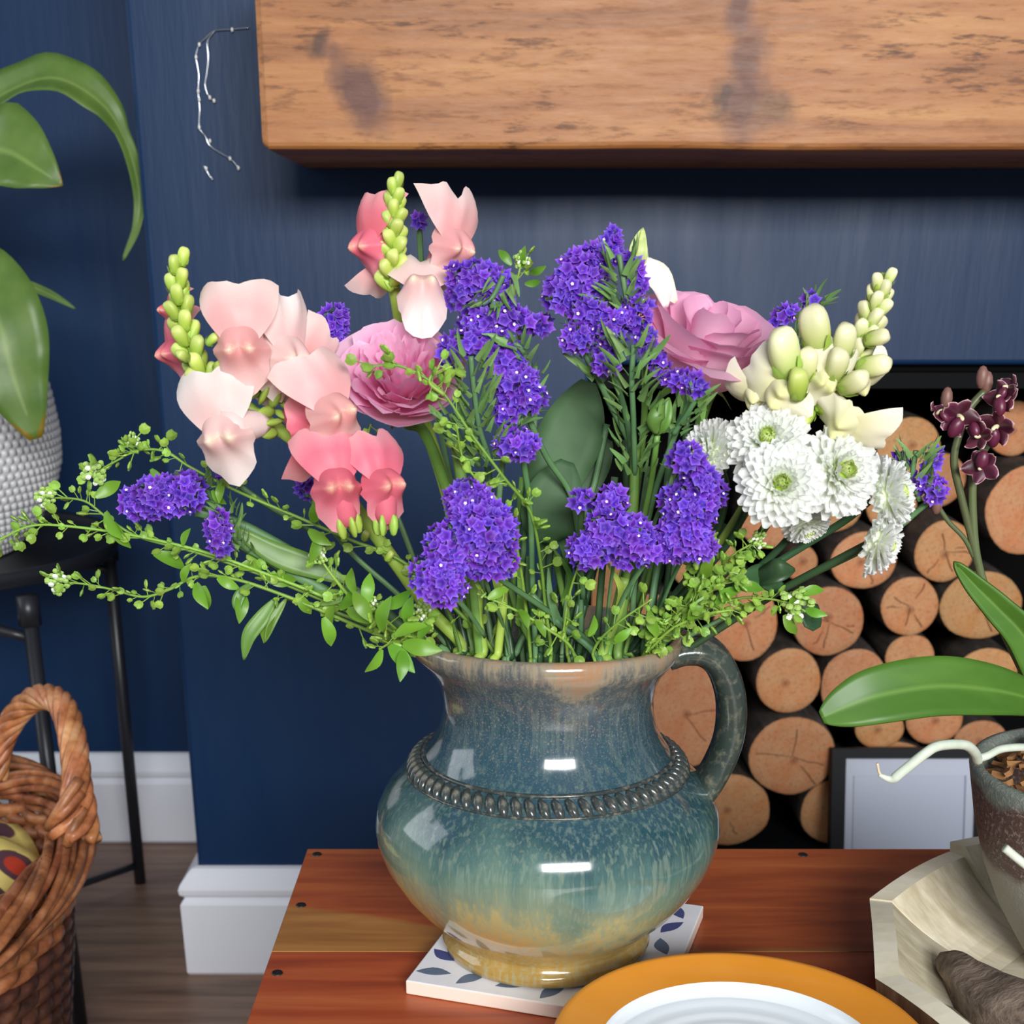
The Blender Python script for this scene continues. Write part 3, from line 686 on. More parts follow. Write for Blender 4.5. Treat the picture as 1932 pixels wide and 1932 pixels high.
def cloth():
    m = Mat('patterned_cloth', 0.8); o = m.obj()
    vor = m.n('TexVoronoi', {'Vector': o, 'Scale': 18.0}); d = vor.outputs['Distance']; n = m.noise(o, 30, 3)
    c = m.mix(n, S(236, 206, 96), S(248, 234, 150)); r = m.sep(vor.outputs['Color'])
    c = m.mix(m.math('MULTIPLY', m.ramp(d, [(0.38, 1.0), (0.42, 0.0)]), m.ramp(r[0], [(0.62, 1.0), (0.64, 0.0)])), c, S(92, 58, 70))
    c = m.mix(m.math('MULTIPLY', m.ramp(d, [(0.22, 1.0), (0.26, 0.0)]), m.ramp(r[1], [(0.5, 0.0), (0.52, 1.0)])), c, S(196, 62, 36))
    m.col(c)
    c0 = W(-60, 1640, 0.98); c0.z = KZ - 0.055
    def fn(a, b):
        th = 2 * pi * a; r_ = b; x = 0.126 * r_ * cos(th); y = 0.20 * r_ * sin(th)
        z = 0.05 * (1 - r_ ** 2.5) + 0.012 * mnoise.noise(V((x * 22, y * 22, 1))) - (0.03 if b > .98 else 0)
        return V((KC.x + 0.018 + x, KC.y - 0.01 + y, KZ - 0.028 + z))
    o = mk('folded_cloth', grid(fn, 49, 16), m.m, None, origin=(KC.x, KC.y, KZ - 0.03)); tag(o, 'yellow cloth with purple and red print heaped inside the wicker basket', 'cloth')
cloth()

# ------------------------------------------------------------------ wooden bowl, driftwood, orchid
DC = V((0.362, 0.6445, TZ + 0.0002)); DR, DH = 0.170, 0.041
PALE = m_stripes('pale_carved_wood', S(176, 164, 134), S(208, 198, 172), S(232, 226, 206), (9, 80, 40), 0.6, 0.35)
PALER = m_stripes('pale_rim_wood', S(206, 196, 166), S(226, 218, 194), S(240, 234, 216), (30, 30, 30), 0.55, 0.2)
DARKW = m_stripes('dark_outer_wood', S(58, 40, 26), S(104, 76, 52), S(140, 108, 78), (60, 60, 12), 0.6, 0.35)
def bowl():
    t = thing('wooden_bowl', 'pale carved wooden bowl of petal-shaped staves under the orchid pot', 'bowl', DC)
    n = 11; hw = pi / n
    for i in range(n):
        a0 = radians(167.7) - 2 * pi * i / n; up = (0.0, 0.001, 0.008, 0.003, 0.007, 0.0, 0.004, 0.0, 0.006, 0.002, 0.0)[i]
        def chord(r, s): a = hw * s; return r * cos(hw) / cos(a), a
        def inner(f, s):
            r, a = chord(0.092 + (DR - 0.013 - 0.092) * f ** 0.75, s); z = 0.010 + (DH - 0.010 + up) * f ** 1.5 - 0.003 * s * s * f
            return V((r * cos(a), r * sin(a), z))
        def outer(f, s):
            r, a = chord(DR * (0.965 + 0.035 * f), s); return V((r * cos(a), r * sin(a), (DH + up - 0.002 - 0.003 * s * s) * f + 0.0005))
        A = grid(lambda p, q: inner(p, 2 * q - 1), 9, 9); B = grid(lambda p, q: outer(p, 2 * q - 1), 9, 9)
        vv = A[0] + B[0]; ff = list(A[1]) + [tuple(81 + k for k in reversed(q)) for q in B[1]]; mi = [0] * 64 + [1] * 64
        for j in range(8):
            ff.append((72 + j, 72 + j + 1, 81 + 72 + j + 1, 81 + 72 + j)); mi.append(2)
            ff.append((j + 1, j, 81 + j, 81 + j + 1)); mi.append(1)
            ff.append((j * 9, (j + 1) * 9, 81 + (j + 1) * 9, 81 + j * 9)); mi.append(0)
            ff.append(((j + 1) * 9 + 8, j * 9 + 8, 81 + j * 9 + 8, 81 + (j + 1) * 9 + 8)); mi.append(0)
        o = inst('stave', meshdata('stave', (vv, ff), [PALE, DARKW, PALER], False, None, mi), M.Translation(DC) @ M.Rotation(a0, 4, 'Z'), t)
    mk('base_disc', xf(lathe([(0.002, 0.0), (0.15, 0.0), (0.152, 0.004), (0.0905, 0.0098), (0.002, 0.0102)], 44), M.Translation(DC)), PALE, t)
bowl()
def driftwood():
    m = Mat('driftwood', 0.85); o = m.obj(); n = m.noise(m.map(o, (22, 90, 90), rot=(0, 0, 0.6)), 1.0, 5, 0.65)
    m.col(m.ramp(n, [(0.3, S(70, 56, 46)), (0.5, S(124, 106, 92)), (0.72, S(160, 140, 122))])); m.bump(n, 0.8, 0.003)
    P = cr([WZ(1776, 1808, .4935), WZ(1812, 1836, .495), WZ(1868, 1882, .497), WZ(1950, 1938, .499), WZ(2060, 1990, .50)], 8); fr_ = frames(P); vv, ff = [], []; k = 16
    for i, p in enumerate(P):
        f_ = i / (len(P) - 1); R = 0.0035 + 0.0165 * min(1, f_ * 1.5) ** 0.8
        for j in range(k):
            a = 2 * pi * j / k; q = R * (1 + 0.25 * mnoise.noise(V((cos(a) * 2, sin(a) * 2, f_ * 3))) + 0.10 * sin(a * 5 + f_ * 4)); vv.append(p + (fr_[i][1] * cos(a) * 1.0 + fr_[i][2] * sin(a)) * q)
    for i in range(len(P) - 1):
        for j in range(k): ff.append((i * k + j, i * k + (j + 1) % k, (i + 1) * k + (j + 1) % k, (i + 1) * k + j))
    ff += [tuple(range(k)), tuple((len(P) - 1) * k + j for j in range(k))]
    o = mk('driftwood', (vv, ff), m.m, None, origin=P[8]); tag(o, 'weathered grey-brown piece of driftwood lying in the pale wooden bowl', 'driftwood')
driftwood()
OC = V((0.331, 0.690, TZ + 0.0128))
def orchid():
    t = thing('potted_orchid', 'orchid with dark maroon flowers in a speckled stoneware pot standing in the wooden bowl', 'potted plant', OC)
    pm = Mat('orchid_pot_glaze', 0.45); o = pm.obj(); z = pm.sep(o)[2]; n = pm.noise(o, 420, 3, 0.7)
    z2 = pm.math('ADD', z, pm.math('MULTIPLY_ADD', pm.noise(o, 30, 2), 0.02, -0.01))
    c = pm.ramp(pm.math('MULTIPLY', z2, 8.0), [(0.0, S(134, 132, 120)), (0.52, S(150, 146, 132)), (0.57, S(92, 70, 64)), (0.86, S(84, 62, 58)), (0.9, S(112, 122, 114))])
    pm.col(pm.mix(pm.ramp(n, [(0.52, 0.0), (0.66, 0.7)]), c, S(164, 150, 140))); pm.bump(n, 0.5, 0.0015)
    H = 0.120
    prof = [(0.002, 0.0), (0.030, 0.0), (0.033, 0.003), (0.040, 0.014), (0.053, 0.036), (0.0635, 0.060), (0.071, 0.085), (0.0755, 0.108), (0.0772, H - 0.003), (0.0762, H), (0.0725, H + 0.0005), (0.0695, H - 0.003), (0.068, H - 0.02), (0.060, H - 0.045), (0.002, H - 0.05)]
    mk('pot', xf(lathe(prof, 64), M.Translation(OC)), pm.m, t)
    bm_ = Mat('bark_chip', 0.9); bm_.col(vary(bm_, S(146, 100, 62), 0.01, 0.45))
    rnd = random.Random(9); vv, ff = [], []
    for i in range(420):
        a, r = rnd.uniform(0, 2 * pi), 0.066 * sqrt(rnd.random()); p = OC + V((r * cos(a), r * sin(a), H - 0.012 + 0.030 * (1 - (r / 0.066) ** 2) + rnd.uniform(-.003, .004)))
        s = V((rnd.uniform(.002, .005), rnd.uniform(.001, .0025), rnd.uniform(.0008, .0018))); b = box(-s.x, s.x, -s.y, s.y, -s.z, s.z)
        Mx = M.Translation(p) @ M.Rotation(rnd.uniform(0, 6.3), 4, 'Z') @ M.Rotation(rnd.uniform(-.9, .9), 4, 'X')
        n0 = len(vv); vv += [Mx @ q for q in b[0]]; ff += [tuple(n0 + q for q in f) for f in b[1]]
    mk('bark_chips', (vv, ff), bm_.m, t, False, kind='stuff')
    lm = Mat('orchid_leaf', 0.45); at = lm.attr(); nn = lm.noise(lm.map(lm.obj(), (8, 60, 60)), 1.0, 3)
    lc = lm.mix(nn, S(50, 94, 22), S(90, 132, 44)); lc = lm.mix(lm.ramp(at, [(0.0, 0.65), (0.13, 0.0)]), lc, S(112, 150, 64)); lm.col(lc); lm.translucent(lc, 0.15)
    def leaf(P, w, up, fold, wave=0.0):
        vf = blade(P, w, up, fold, 8, 9, wave); n = len(vf[0]) // 9
        o = mk('leaf', vf, lm.m, t, attr=[abs(-1 + j / 4) for i in range(n) for j in range(9)]); solid(o, 0.0016)
    leaf([W(2010, 1350, 0.69), W(1932, 1316, 0.665), W(1850, 1300, 0.65), W(1760, 1296, 0.64), (W(1660, 1312, 0.632)), W(1600, 1332, 0.63), W(1550, 1354, 0.63)],
         lambda s: 0.0152 * (max(0.02, 1 - ((s - 0.52) / 0.5) ** 2)) ** 0.62 * (1.0), (0, -0.86, 0.5), 0.16)
    leaf([W(1985, 1300, 0.70), W(1935, 1205, 0.70), W(1885, 1150, 0.70), W(1840, 1105, 0.70), W(1800, 1060, 0.70)],
         lambda s: 0.0105 * (1 - s) ** 0.5 * (1.0 if s > .1 else .8 + 2 * s), (-0.4, -0.75, 0.3), 0.5)
    leaf([W(2000, 1330, 0.71), W(2080, 1280, 0.69), W(2180, 1290, 0.67), W(2280, 1350, 0.66)], lambda s: 0.018 * max(0.02, 1 - ((s - .5) / .51) ** 2) ** .6, (0, -.7, .6), .2)
    sm_ = m_leaf('orchid_spike', S(70, 84, 50), S(104, 112, 74), 0.4, 0.05)
    Yo = 0.715
    for pts, r in (([(1960, 1320), (1880, 1160), (1848, 1075), (1832, 1010), (1812, 930), (1800, 870), (1810, 820), (1830, 770), (1858, 738)], 0.0021), ([(1955, 1320), (1875, 1150), (1845, 1060), (1836, 980), (1836, 900), (1850, 860), (1868, 830)], 0.0023), ([(1850, 1080), (1822, 1020), (1790, 985), (1768, 952)], 0.0013)):
        mk('flower_spike', tube(cr([W(u, v, Yo) for u, v in pts], 6), r, 7), sm_, t)
    # flowers: five narrow petals with pale edges and a lip
    pm2 = m_petal('orchid_petal', [(0.0, S(66, 20, 38)), (0.72, S(98, 40, 62)), (0.95, S(206, 170, 168))], 0.1, 0.45, 0.25, 0.01, 0.15)
    def pfn(p, q):
        s = 2 * q - 1; return V((0.42 * s * sin(pi * (0.12 + p * 0.82)) ** 0.8, -0.12 * p + 0.22 * s * s * p - 0.25 * p * p, p))
    g = grid(pfn, 7, 7); pat = [max(abs(2 * q - 1) ** 2 * 0.98, (p) ** 6) for p in [i / 6 for i in range(7)] for q in [j / 6 for j in range(7)]]
    pme = meshdata('petal', g, pm2, True, pat)
    lipm = meshdata('lip', ball(0.3, 0.25, 0.45, 10, 8, (0, -0.3, -0.35)), Mat('orchid_lip', 0.4, S(92, 30, 56)).m)
    colm = meshdata('column', ball(0.12, 0.3, 0.12, 8, 6, (0, -0.2, 0.05)), Mat('orchid_column', 0.4, S(220, 214, 170)).m)
    for (u, v, r, roll, yaw, pit) in ((1806, 786, 46, 20, 35, 10), (1893, 752, 42, -20, -35, -15), (1882, 806, 44, 10, -25, 25), (1852, 880, 40, 190, 10, -10), (1768, 782, 30, -40, 70, 0), (1905, 735, 34, 30, -60, 10), (1848, 822, 34, 150, 30, 15)):
        p = W(u, v, Yo - 0.012); k = px(u, v, Yo) * r; Mx = facing(p, roll, yaw, pit, k)
        fl_ = thing('flower', None, None, p); fl_.parent = t; fl_.location = p - OC; fl_.name = 'flower'
        fl_.matrix_basis = M.Translation(-OC) @ Mx
        for a in (0, 72, 144, 216, 288): sub('petal', pme, M.Rotation(radians(a), 4, 'Y') @ M.Scale(0.9 if a in (72, 288) else 0.8, 4), fl_)
        sub('lip', lipm, M.Identity(4), fl_); sub('column', colm, M.Identity(4), fl_)
    bm2 = meshdata('bud', ball(0.0032, 0.0032, 0.006, 8, 6), Mat('orchid_bud', 0.5, S(120, 84, 76)).m)
    for u, v in ((1862, 722), (1786, 752), (1853, 712), (1768, 950)): inst('bud', bm2, M.Translation(W(u, v, Yo)), t)
    rm = Mat('root_silver', 0.6); rn = rm.noise(rm.obj(), 160, 2); rm.col(rm.mix(rn, S(176, 190, 170), S(214, 218, 204)))
    mk('aerial_root', tube(cr([W(1658, 1462, 0.607), W(1682, 1470, 0.606), W(1702, 1456, 0.605), W(1745, 1422, 0.605), W(1772, 1407, 0.61), W(1818, 1405, 0.62), W(1838, 1418, 0.63), W(1846, 1436, 0.64)], 6), lambda x: 0.0009 + 0.0016 * min(1, x * 5), 8), rm.m, t)
    mk('root_tip', tube(cr([W(1655, 1440, 0.607), W(1662, 1462, 0.607), W(1690, 1470, 0.606)], 5), 0.0007, 6), Mat('root_tip_tan', 0.6, S(206, 190, 160)).m, t)
    mk('aerial_root', tube(cr([W(1842, 1432, 0.638), W(1862, 1426, 0.64), W(1886, 1414, 0.645), W(1920, 1410, 0.65), W(1960, 1412, 0.66)], 6), 0.0021, 8), rm.m, t)
    mk('aerial_root', tube(cr([W(1896, 1600, 0.612), W(1915, 1616, 0.612), W(1945, 1640, 0.61)], 4), 0.0022, 8), rm.m, t)
orchid()

# ------------------------------------------------------------------ bouquet: shared materials and pieces
G_STEM = m_leaf('stem_green', S(70, 118, 46), S(120, 158, 70), 0.45, 0.08, 60)
G_STAT = m_leaf('statice_green', S(66, 106, 66), S(110, 150, 98), 0.5, 0.1, 80)
G_DARK = m_leaf('dark_leaf', S(34, 66, 42), S(64, 98, 58), 0.4, 0.15, 40)
G_BRIGHT = m_leaf('bright_leaf', S(84, 138, 34), S(132, 178, 58), 0.4, 0.25, 60)
G_SNAP = m_leaf('snap_green', S(138, 172, 62), S(176, 204, 92), 0.45, 0.12, 80)
G_POD = m_leaf('pod_green', S(118, 164, 52), S(166, 200, 92), 0.45, 0.2, 80, 0.25)
MOUTH = V((JX, JY, JZ + 0.185))
def down(k):
    """a foot point inside the jug for the k-th stem"""
    a = k * 2.399; r = 0.034 * sqrt((k % 13 + 0.5) / 13)
    return V((JX + r * cos(a), JY + r * 0.8 * sin(a), JZ + 0.05))
KST = [0]
def stempath(pts, tojug=True, n=6):
    P = [W(*p) for p in pts]
    if tojug:
        KST[0] += 1; d = down(KST[0]); e = P[-1]
        q = V((e.x, e.y, 0)) - V((JX, JY, 0))
        if q.length > 0.052: q = q * (0.052 / q.length)
        m_ = V((JX + q.x, JY + q.y, min(e.z - 0.003, JZ + 0.172)))
        if (e - m_).length > 0.006: P.append(m_)
        d = V((JX, JY, JZ + 0.05)) - V((q.x, q.y, 0)) * 0.3 + (d - V((JX, JY, JZ + 0.05))) * 0.4; P.append(d)
    return cr(P, n)

# statice floret: a ruffled papery funnel on a green cone
def floret(seed, white):
    r = random.Random(seed); n = 10; vv = [V((0, 0, -0.0002))]; at = [0.0]
    for j in range(n):
        a = 2 * pi * j / n; vv.append(V((0.0013 * cos(a), 0.0013 * sin(a), 0.0009))); at.append(0.35)
    for j in range(n):
        a = 2 * pi * j / n + r.uniform(-.12, .12); R = 0.0033 * (1.12 if j % 2 else 0.8) * r.uniform(.9, 1.1)
        vv.append(V((R * cos(a), R * sin(a), 0.0014 + 0.0012 * (1 if j % 2 else -0.6) * r.uniform(.4, 1.2)))); at.append(1.0 if j % 2 else 0.75)
    ff = [(0, 1 + j, 1 + (j + 1) % n) for j in range(n)] + [(1 + j, 1 + n + j, 1 + n + (j + 1) % n, 1 + (j + 1) % n) for j in range(n)]
    mi = [0] * len(ff); m0 = len(vv)
    for j in range(5): a = 2 * pi * j / 5; vv.append(V((0.0013 * cos(a), 0.0013 * sin(a), -0.0004))); at.append(0)
    vv.append(V((0, 0, -0.0065))); at.append(0)
    for j in range(5): ff.append((m0 + j, m0 + (j + 1) % 5, m0 + 5)); mi.append(1)
    if white:
        m0 = len(vv); vv.append(V((0, 0, 0.0012))); at.append(0)
        for j in range(10):
            a = 2 * pi * j / 10; R = 0.0010 if j % 2 else 0.0007; vv.append(V((R * cos(a), R * sin(a), 0.0022))); at.append(0)
        for j in range(10): ff.append((m0, m0 + 1 + j, m0 + 1 + (j + 1) % 10)); mi.append(2)
    return (vv, ff), at, mi
m_pur = Mat('statice_purple', 0.6); at_ = m_pur.attr()
pc = m_pur.ramp(at_, [(0.0, S(60, 10, 130)), (0.5, S(106, 46, 196)), (1.0, S(156, 108, 236))])
pc = vary(m_pur, pc, 0.014, 0.22); m_pur.col(pc); m_pur.translucent(pc, 0.3)
FLO = []
for i in range(4):
    vf, at, mi = floret(i, i == 3); FLO.append(meshdata('floret', vf, [m_pur.m, G_STAT, Mat('floret_white', 0.5, S(240, 226, 232)).m], True, at, mi))
SPK = meshdata('bract', blade([(0, 0, 0), (0, 0.0004, 0.005), (0, 0.002, 0.011)], lambda s: 0.0014 * (1 - s) ** .6 + 0.0002, (0, -1, 0), 0.4, 3, 3), m_leaf('bract_green', S(82, 122, 66), S(134, 170, 98), 0.5, 0.15, 80))
def statice(label, blobs, stems, seed, bracts=(), stemr=0.0016):
    r = random.Random(seed); b0 = blobs[0]; base = W(b0[0], b0[1], b0[6])
    t = thing('statice_spray', label, 'flower', base, 'purple statice sprays in the bouquet')
    for (u, v, ru, rv, rot, sp, Y) in blobs:
        c = W(u, v, Y); k = px(u, v, Y); B = basis(c); X, T, U = B.col[0], -B.col[1], B.col[2]; dep = min(ru, rv) * 0.62 * k
        pts = []; cr_, sr_ = cos(radians(rot)), sin(radians(rot)); tries = 0
        while tries < 700:
            tries += 1; a, q = r.uniform(0, 2 * pi), sqrt(r.random()); x, y = q * cos(a) * ru, q * sin(a) * rv
            if all((x - p[0]) ** 2 + (y - p[1]) ** 2 > (sp * .88 * r.uniform(.8, 1.1)) ** 2 for p in pts): pts.append((x, y, q))
        for (x, y, q) in pts:
            dx, dy = x * cr_ - y * sr_, x * sr_ + y * cr_; h = sqrt(max(0, 1 - q * q))
            N = (X * dx / max(ru, 1) * 0.9 - U * dy / max(rv, 1) * 0.9 + T * (0.35 + 0.9 * h) + V((r.uniform(-.35, .35), r.uniform(-.35, .35), r.uniform(-.2, .5)))).normalized()
            p = c + X * dx * k - U * dy * k + T * (dep * h + r.uniform(-.0015, .0015))
            me = FLO[3] if r.random() < 0.10 else FLO[r.randrange(3)]
            inst('floret', me, axisframe(p, N, r.uniform(0, 6.3), r.uniform(.72, 1.0)), t)
    for s in stems:
        jug_ = s[0]; P = stempath(s[1], jug_); mk('stem', tube(P, stemr if len(s) < 3 else s[2], 6, 0.55), G_STAT, t)
    for (path, n, wdt, size) in bracts:
        P = cr([W(*p) for p in path], 8); mk('stem', tube(P, stemr * 0.9, 6, 0.7), G_STAT, t)
        for i in range(n):
            f_ = i / max(1, n - 1) * (len(P) - 1.001); j = int(f_); p = P[j].lerp(P[j + 1], f_ - j); tg = (P[j] - P[j + 1]).normalized(); k = px(path[0][0], path[0][1], path[0][2])
            B = basis(p); sd = (1 if i % 2 else -1); w_ = r.uniform(.1, 1.0)
            d = (tg * 1.0 + B.col[0] * sd * r.uniform(.3, 1.0) - B.col[1] * r.uniform(.1, .9)).normalized()
            inst('bract', SPK, axisframe(p + B.col[0] * sd * wdt * k * w_ - B.col[1] * 0.004 * r.random(), d, r.uniform(0, 6.3), size * r.uniform(.7, 1.2)), t)
    return t

# snapdragon pieces: size 1 is the height of the whole floret face
def upper_lip(seed=0):
    """two upright lobes, rolled back at the edge and waved"""
    r = random.Random(seed); asy, ph, wv = r.uniform(-.14, .14), r.uniform(0, 6), r.uniform(.03, .06); nt = r.uniform(.10, .26)
    def fn(a, b):
        s = 2 * a - 1; w = 0.17 + 0.33 * sin(min(1.0, 0.10 + 0.95 * b) * pi * 0.55)
        x = s * w * (1 + asy * s) + 0.02 * sin(b * 5 + ph) * b
        z = 0.70 * b * (1 - nt * exp(-((s - asy) / 0.2) ** 2) * b) - 0.16 * abs(s) ** 3 * b + wv * 0.5 * sin(s * 8 + ph) * b * b
        y = -0.06 + 0.05 * b + 0.26 * b ** 3 + 0.30 * abs(s) ** 2.2 * b - 0.06 * exp(-(s / .16) ** 2) * b + wv * sin(s * 9 + ph) * b * b
        return (x, y, z)
    return grid(fn, 15, 8), [min(1, 0.15 + 0.85 * (j / 7) ** 1.3 + (0.25 * abs(2 * i / 14 - 1) ** 3)) for i in range(15) for j in range(8)]
def lower_lip(seed=0):
    """two-humped palate with three ruffled lobes below it"""
    vv, at = [], []; nu, nv = 36, 11; r = random.Random(seed + 50); ph = r.uniform(0, 6); asy = r.uniform(-.1, .1)
    for i in range(nu):
        a = 2 * pi * i / nu; dn = max(0.0, -sin(a)); lob = 1 + 0.26 * dn ** .6 * cos(3 * (a - 1.5 * pi)) + 0.05 * sin(a * 11 + ph) * dn + asy * cos(a) * dn
        for j in range(nv):
            b = j / (nv - 1); R = b * (0.27 + 0.27 * dn ** 0.7) * (1 + (lob - 1) * b * b)
            x, z = R * cos(a) * 1.08, R * sin(a)
            hump = 0.24 * (exp(-((x - 0.14) / 0.115) ** 2) + exp(-((x + 0.14) / 0.115) ** 2)) * exp(-((z + 0.02) / 0.17) ** 2) + 0.06 * exp(-(x * x + (z + .1) ** 2) / .05)
            y = -0.12 - hump + (0.30 * b ** 4 if sin(a) > -.1 else (0.16 * b ** 3 + 0.05 * b ** 3 * sin(a * 9 + ph)))
            vv.append(V((x, y, z - 0.04))); at.append(max(0.0, min(1.0, 0.36 + 0.62 * b * dn - 1.25 * hump + (0.25 * b if dn == 0 else 0))))
    ff = [(i * nv + j, i * nv + j + 1, ((i + 1) % nu) * nv + j + 1, ((i + 1) % nu) * nv + j) for i in range(nu) for j in range(nv - 1)]
    return (vv, ff), at
def tube_piece():
    pts = [V((0, -0.12, -0.02)), V((0, 0.05, -0.03)), V((0, 0.25, -0.05)), V((0, 0.45, -0.08)), V((0, 0.6, -0.1))]
    vf = tube(pts, [0.24, 0.25, 0.22, 0.19, 0.12], 10, 0.9); return vf, [0.5 + 0.5 * i / 4 for i in range(5) for j in range(10)]
def calyx_piece():
    parts = []
    for k in range(5):
        a = 2 * pi * k / 5; parts.append(ball(0.085, 0.05, 0.17, 6, 5, (0, 0, 0)))
        R = M.Translation(V((0.13 * cos(a), 0.60, -0.1 + 0.13 * sin(a)))) @ M.Rotation(-a, 4, 'Y') @ M.Rotation(pi / 2, 4, 'X'); parts[-1] = xf(parts[-1], R)
    return join(*parts)
PINK = m_petal('snap_pink', [(0.0, S(250, 236, 200)), (0.2, S(238, 166, 164)), (0.6, S(240, 184, 182)), (1.0, S(250, 222, 216))], 0.25, ns=.3)
ROSY = m_petal('snap_rosy', [(0.0, S(250, 206, 172)), (0.25, S(230, 112, 128)), (0.6, S(232, 118, 138)), (1.0, S(242, 168, 176))], 0.25, ns=.3)
CREAM = m_petal('snap_cream', [(0.0, S(228, 226, 150)), (0.4, S(234, 228, 186)), (1.0, S(244, 238, 218))], 0.25)
BLUSH = m_petal('snap_blush', [(0.0, S(250, 242, 204)), (0.25, S(242, 198, 194)), (0.6, S(246, 218, 212)), (1.0, S(251, 240, 236))], 0.25, ns=.3)
SN = {}
for nm, mat_ in (('p', PINK), ('r', ROSY), ('c', CREAM), ('b', BLUSH)):
    q_ = tube_piece(); Q_ = meshdata('flower_tube', q_[0], ROSY if nm in 'pr' else mat_, True, q_[1] if nm != 'r' else [0.5] * 52); SN[nm] = []
    for sd in range(4):
        u_, l_ = upper_lip(sd + ord(nm)), lower_lip(sd + ord(nm)); SN[nm].append((meshdata('upper_lip', u_[0], mat_, True, u_[1]), meshdata('lower_lip', l_[0], mat_, True, l_[1]), Q_))
CALYX = meshdata('calyx', calyx_piece(), G_SNAP)
BUDM = m_petal('snap_bud', [(0.0, S(146, 178, 62)), (0.55, S(178, 202, 84)), (1.0, S(206, 220, 124))], 0.15, 0.45, 0.15)
BUDC = m_petal('snap_bud_cream', [(0.0, S(158, 180, 84)), (0.4, S(206, 212, 140)), (1.0, S(236, 232, 190))], 0.15, 0.45, 0.1)
def bud_piece(seed):
    r = random.Random(seed); vf = ball(1, 1, 0.6, 15, 10); ph = r.uniform(0, 6)
    for p in vf[0]:
        f = (p.z + 0.6) / 1.2; a = atan2(p.y, p.x); q = (0.50 * (1 - f) ** 0.35 * (0.55 + 0.9 * f) if f < 1 else 0) * 0.92; q *= 1 + 0.11 * cos(3 * a + ph) * (0.3 + f) - 0.10 * exp(-((a - ph + 3) / .35) ** 2)
        l = sqrt(p.x ** 2 + p.y ** 2) + 1e-9; l0 = sqrt(max(1e-9, 1 - (p.z / .6) ** 2)); p.x *= q / l0 * 1.0; p.y *= q / l0; p.x += 0.10 * f * f
    at = [max(0, min(1, (p.z + 0.42) * 1.1)) for p in vf[0]]; mi = [0] * len(vf[1]); n0 = len(vf[0])
    for k in range(4):
        a = k * pi / 2 + ph; d = V((cos(a), sin(a), 0)); g = blade([d * 0.05 + V((0, 0, -.62)), d * 0.36 + V((0, 0, -.42)), d * 0.44 + V((0, 0, -.05))], lambda s: 0.2 * (1 - s) ** .6 + .01, -d, 0.2, 3, 3)
        n0 = len(vf[0]); vf[0].extend(g[0]); vf[1].extend([tuple(n0 + q for q in f) for f in g[1]]); at += [0] * len(g[0]); mi += [1] * len(g[1])
    return vf, at, mi
_b, _ba, _bm = bud_piece(2)
BUD, BUDW = meshdata('bud', _b, [BUDM, G_SNAP], True, _ba, _bm), meshdata('bud', _b, [BUDC, G_SNAP], True, _ba, _bm)
def snap(label, stem, florets, tip, nb, s0, s1, wid, seed, budmesh=None, jug_=True, extra=()):
    r = random.Random(seed); P = stempath(stem, jug_, 8); t = thing('snapdragon', label, 'flower', W(*stem[0]), 'snapdragon stems in the bouquet')
    mk('stem', tube(P, lambda x: 0.0016 + 0.0020 * min(1, x * 2.2), 8), G_SNAP, t)
    T = cr([W(*p) for p in tip], 8); kk = px(*tip[0])
    for i in range(nb):
        f_ = (i / (nb - 1)) ** 0.85; g_ = f_ * (len(T) - 1.001); j = int(g_); p = T[j].lerp(T[j + 1], g_ - j); tg = (T[j] - T[j + 1]).normalized()
        B = basis(p); a = i * 2.399; sz = (s0 + (s1 - s0) * f_) * kk * 1.6; out = B.col[0] * cos(a) - B.col[1] * sin(a)
        d = (tg * (1.15 - 0.35 * f_) + out * (0.25 + 0.75 * f_)).normalized()
        inst('bud', budmesh or BUD, axisframe(p + out * wid * kk * (0.42 + 0.58 * f_), d, r.uniform(0, 6), sz), t)
    for (u, v, Y, sz, col, bm) in extra:
        p = W(u, v, Y); inst('bud', bm, axisframe(p, saxis(p, col), r.uniform(0, 6.3), sz * px(u, v, Y) * 0.95), t)
    for f in florets:
        (u, v, Y, h, kind, roll, yaw, pit), more = f[:8], f[8:]
        tdown = more[0] if more else 40; troll = more[1] if len(more) > 1 else 0
        p = W(u, v, Y); e = thing('floret', None, None, p); e.parent = t; e.matrix_basis = M.Translation(-ORG[t]) @ facing(p, roll, yaw, pit, h * px(u, v, Y)); e.name = 'floret'
        U_, L_, Q_ = SN[kind][r.randrange(4)]; sub('upper_lip', U_, M.Translation(V((0, 0, 0.0))), e); sub('lower_lip', L_, M.Identity(4), e)
        R = M.Rotation(radians(troll), 4, 'Y') @ M.Translation(V((0, 0.05, -.04))) @ M.Rotation(radians(-tdown), 4, 'X')
        sub('flower_tube', Q_, R, e); sub('calyx', CALYX, R, e)
    return t

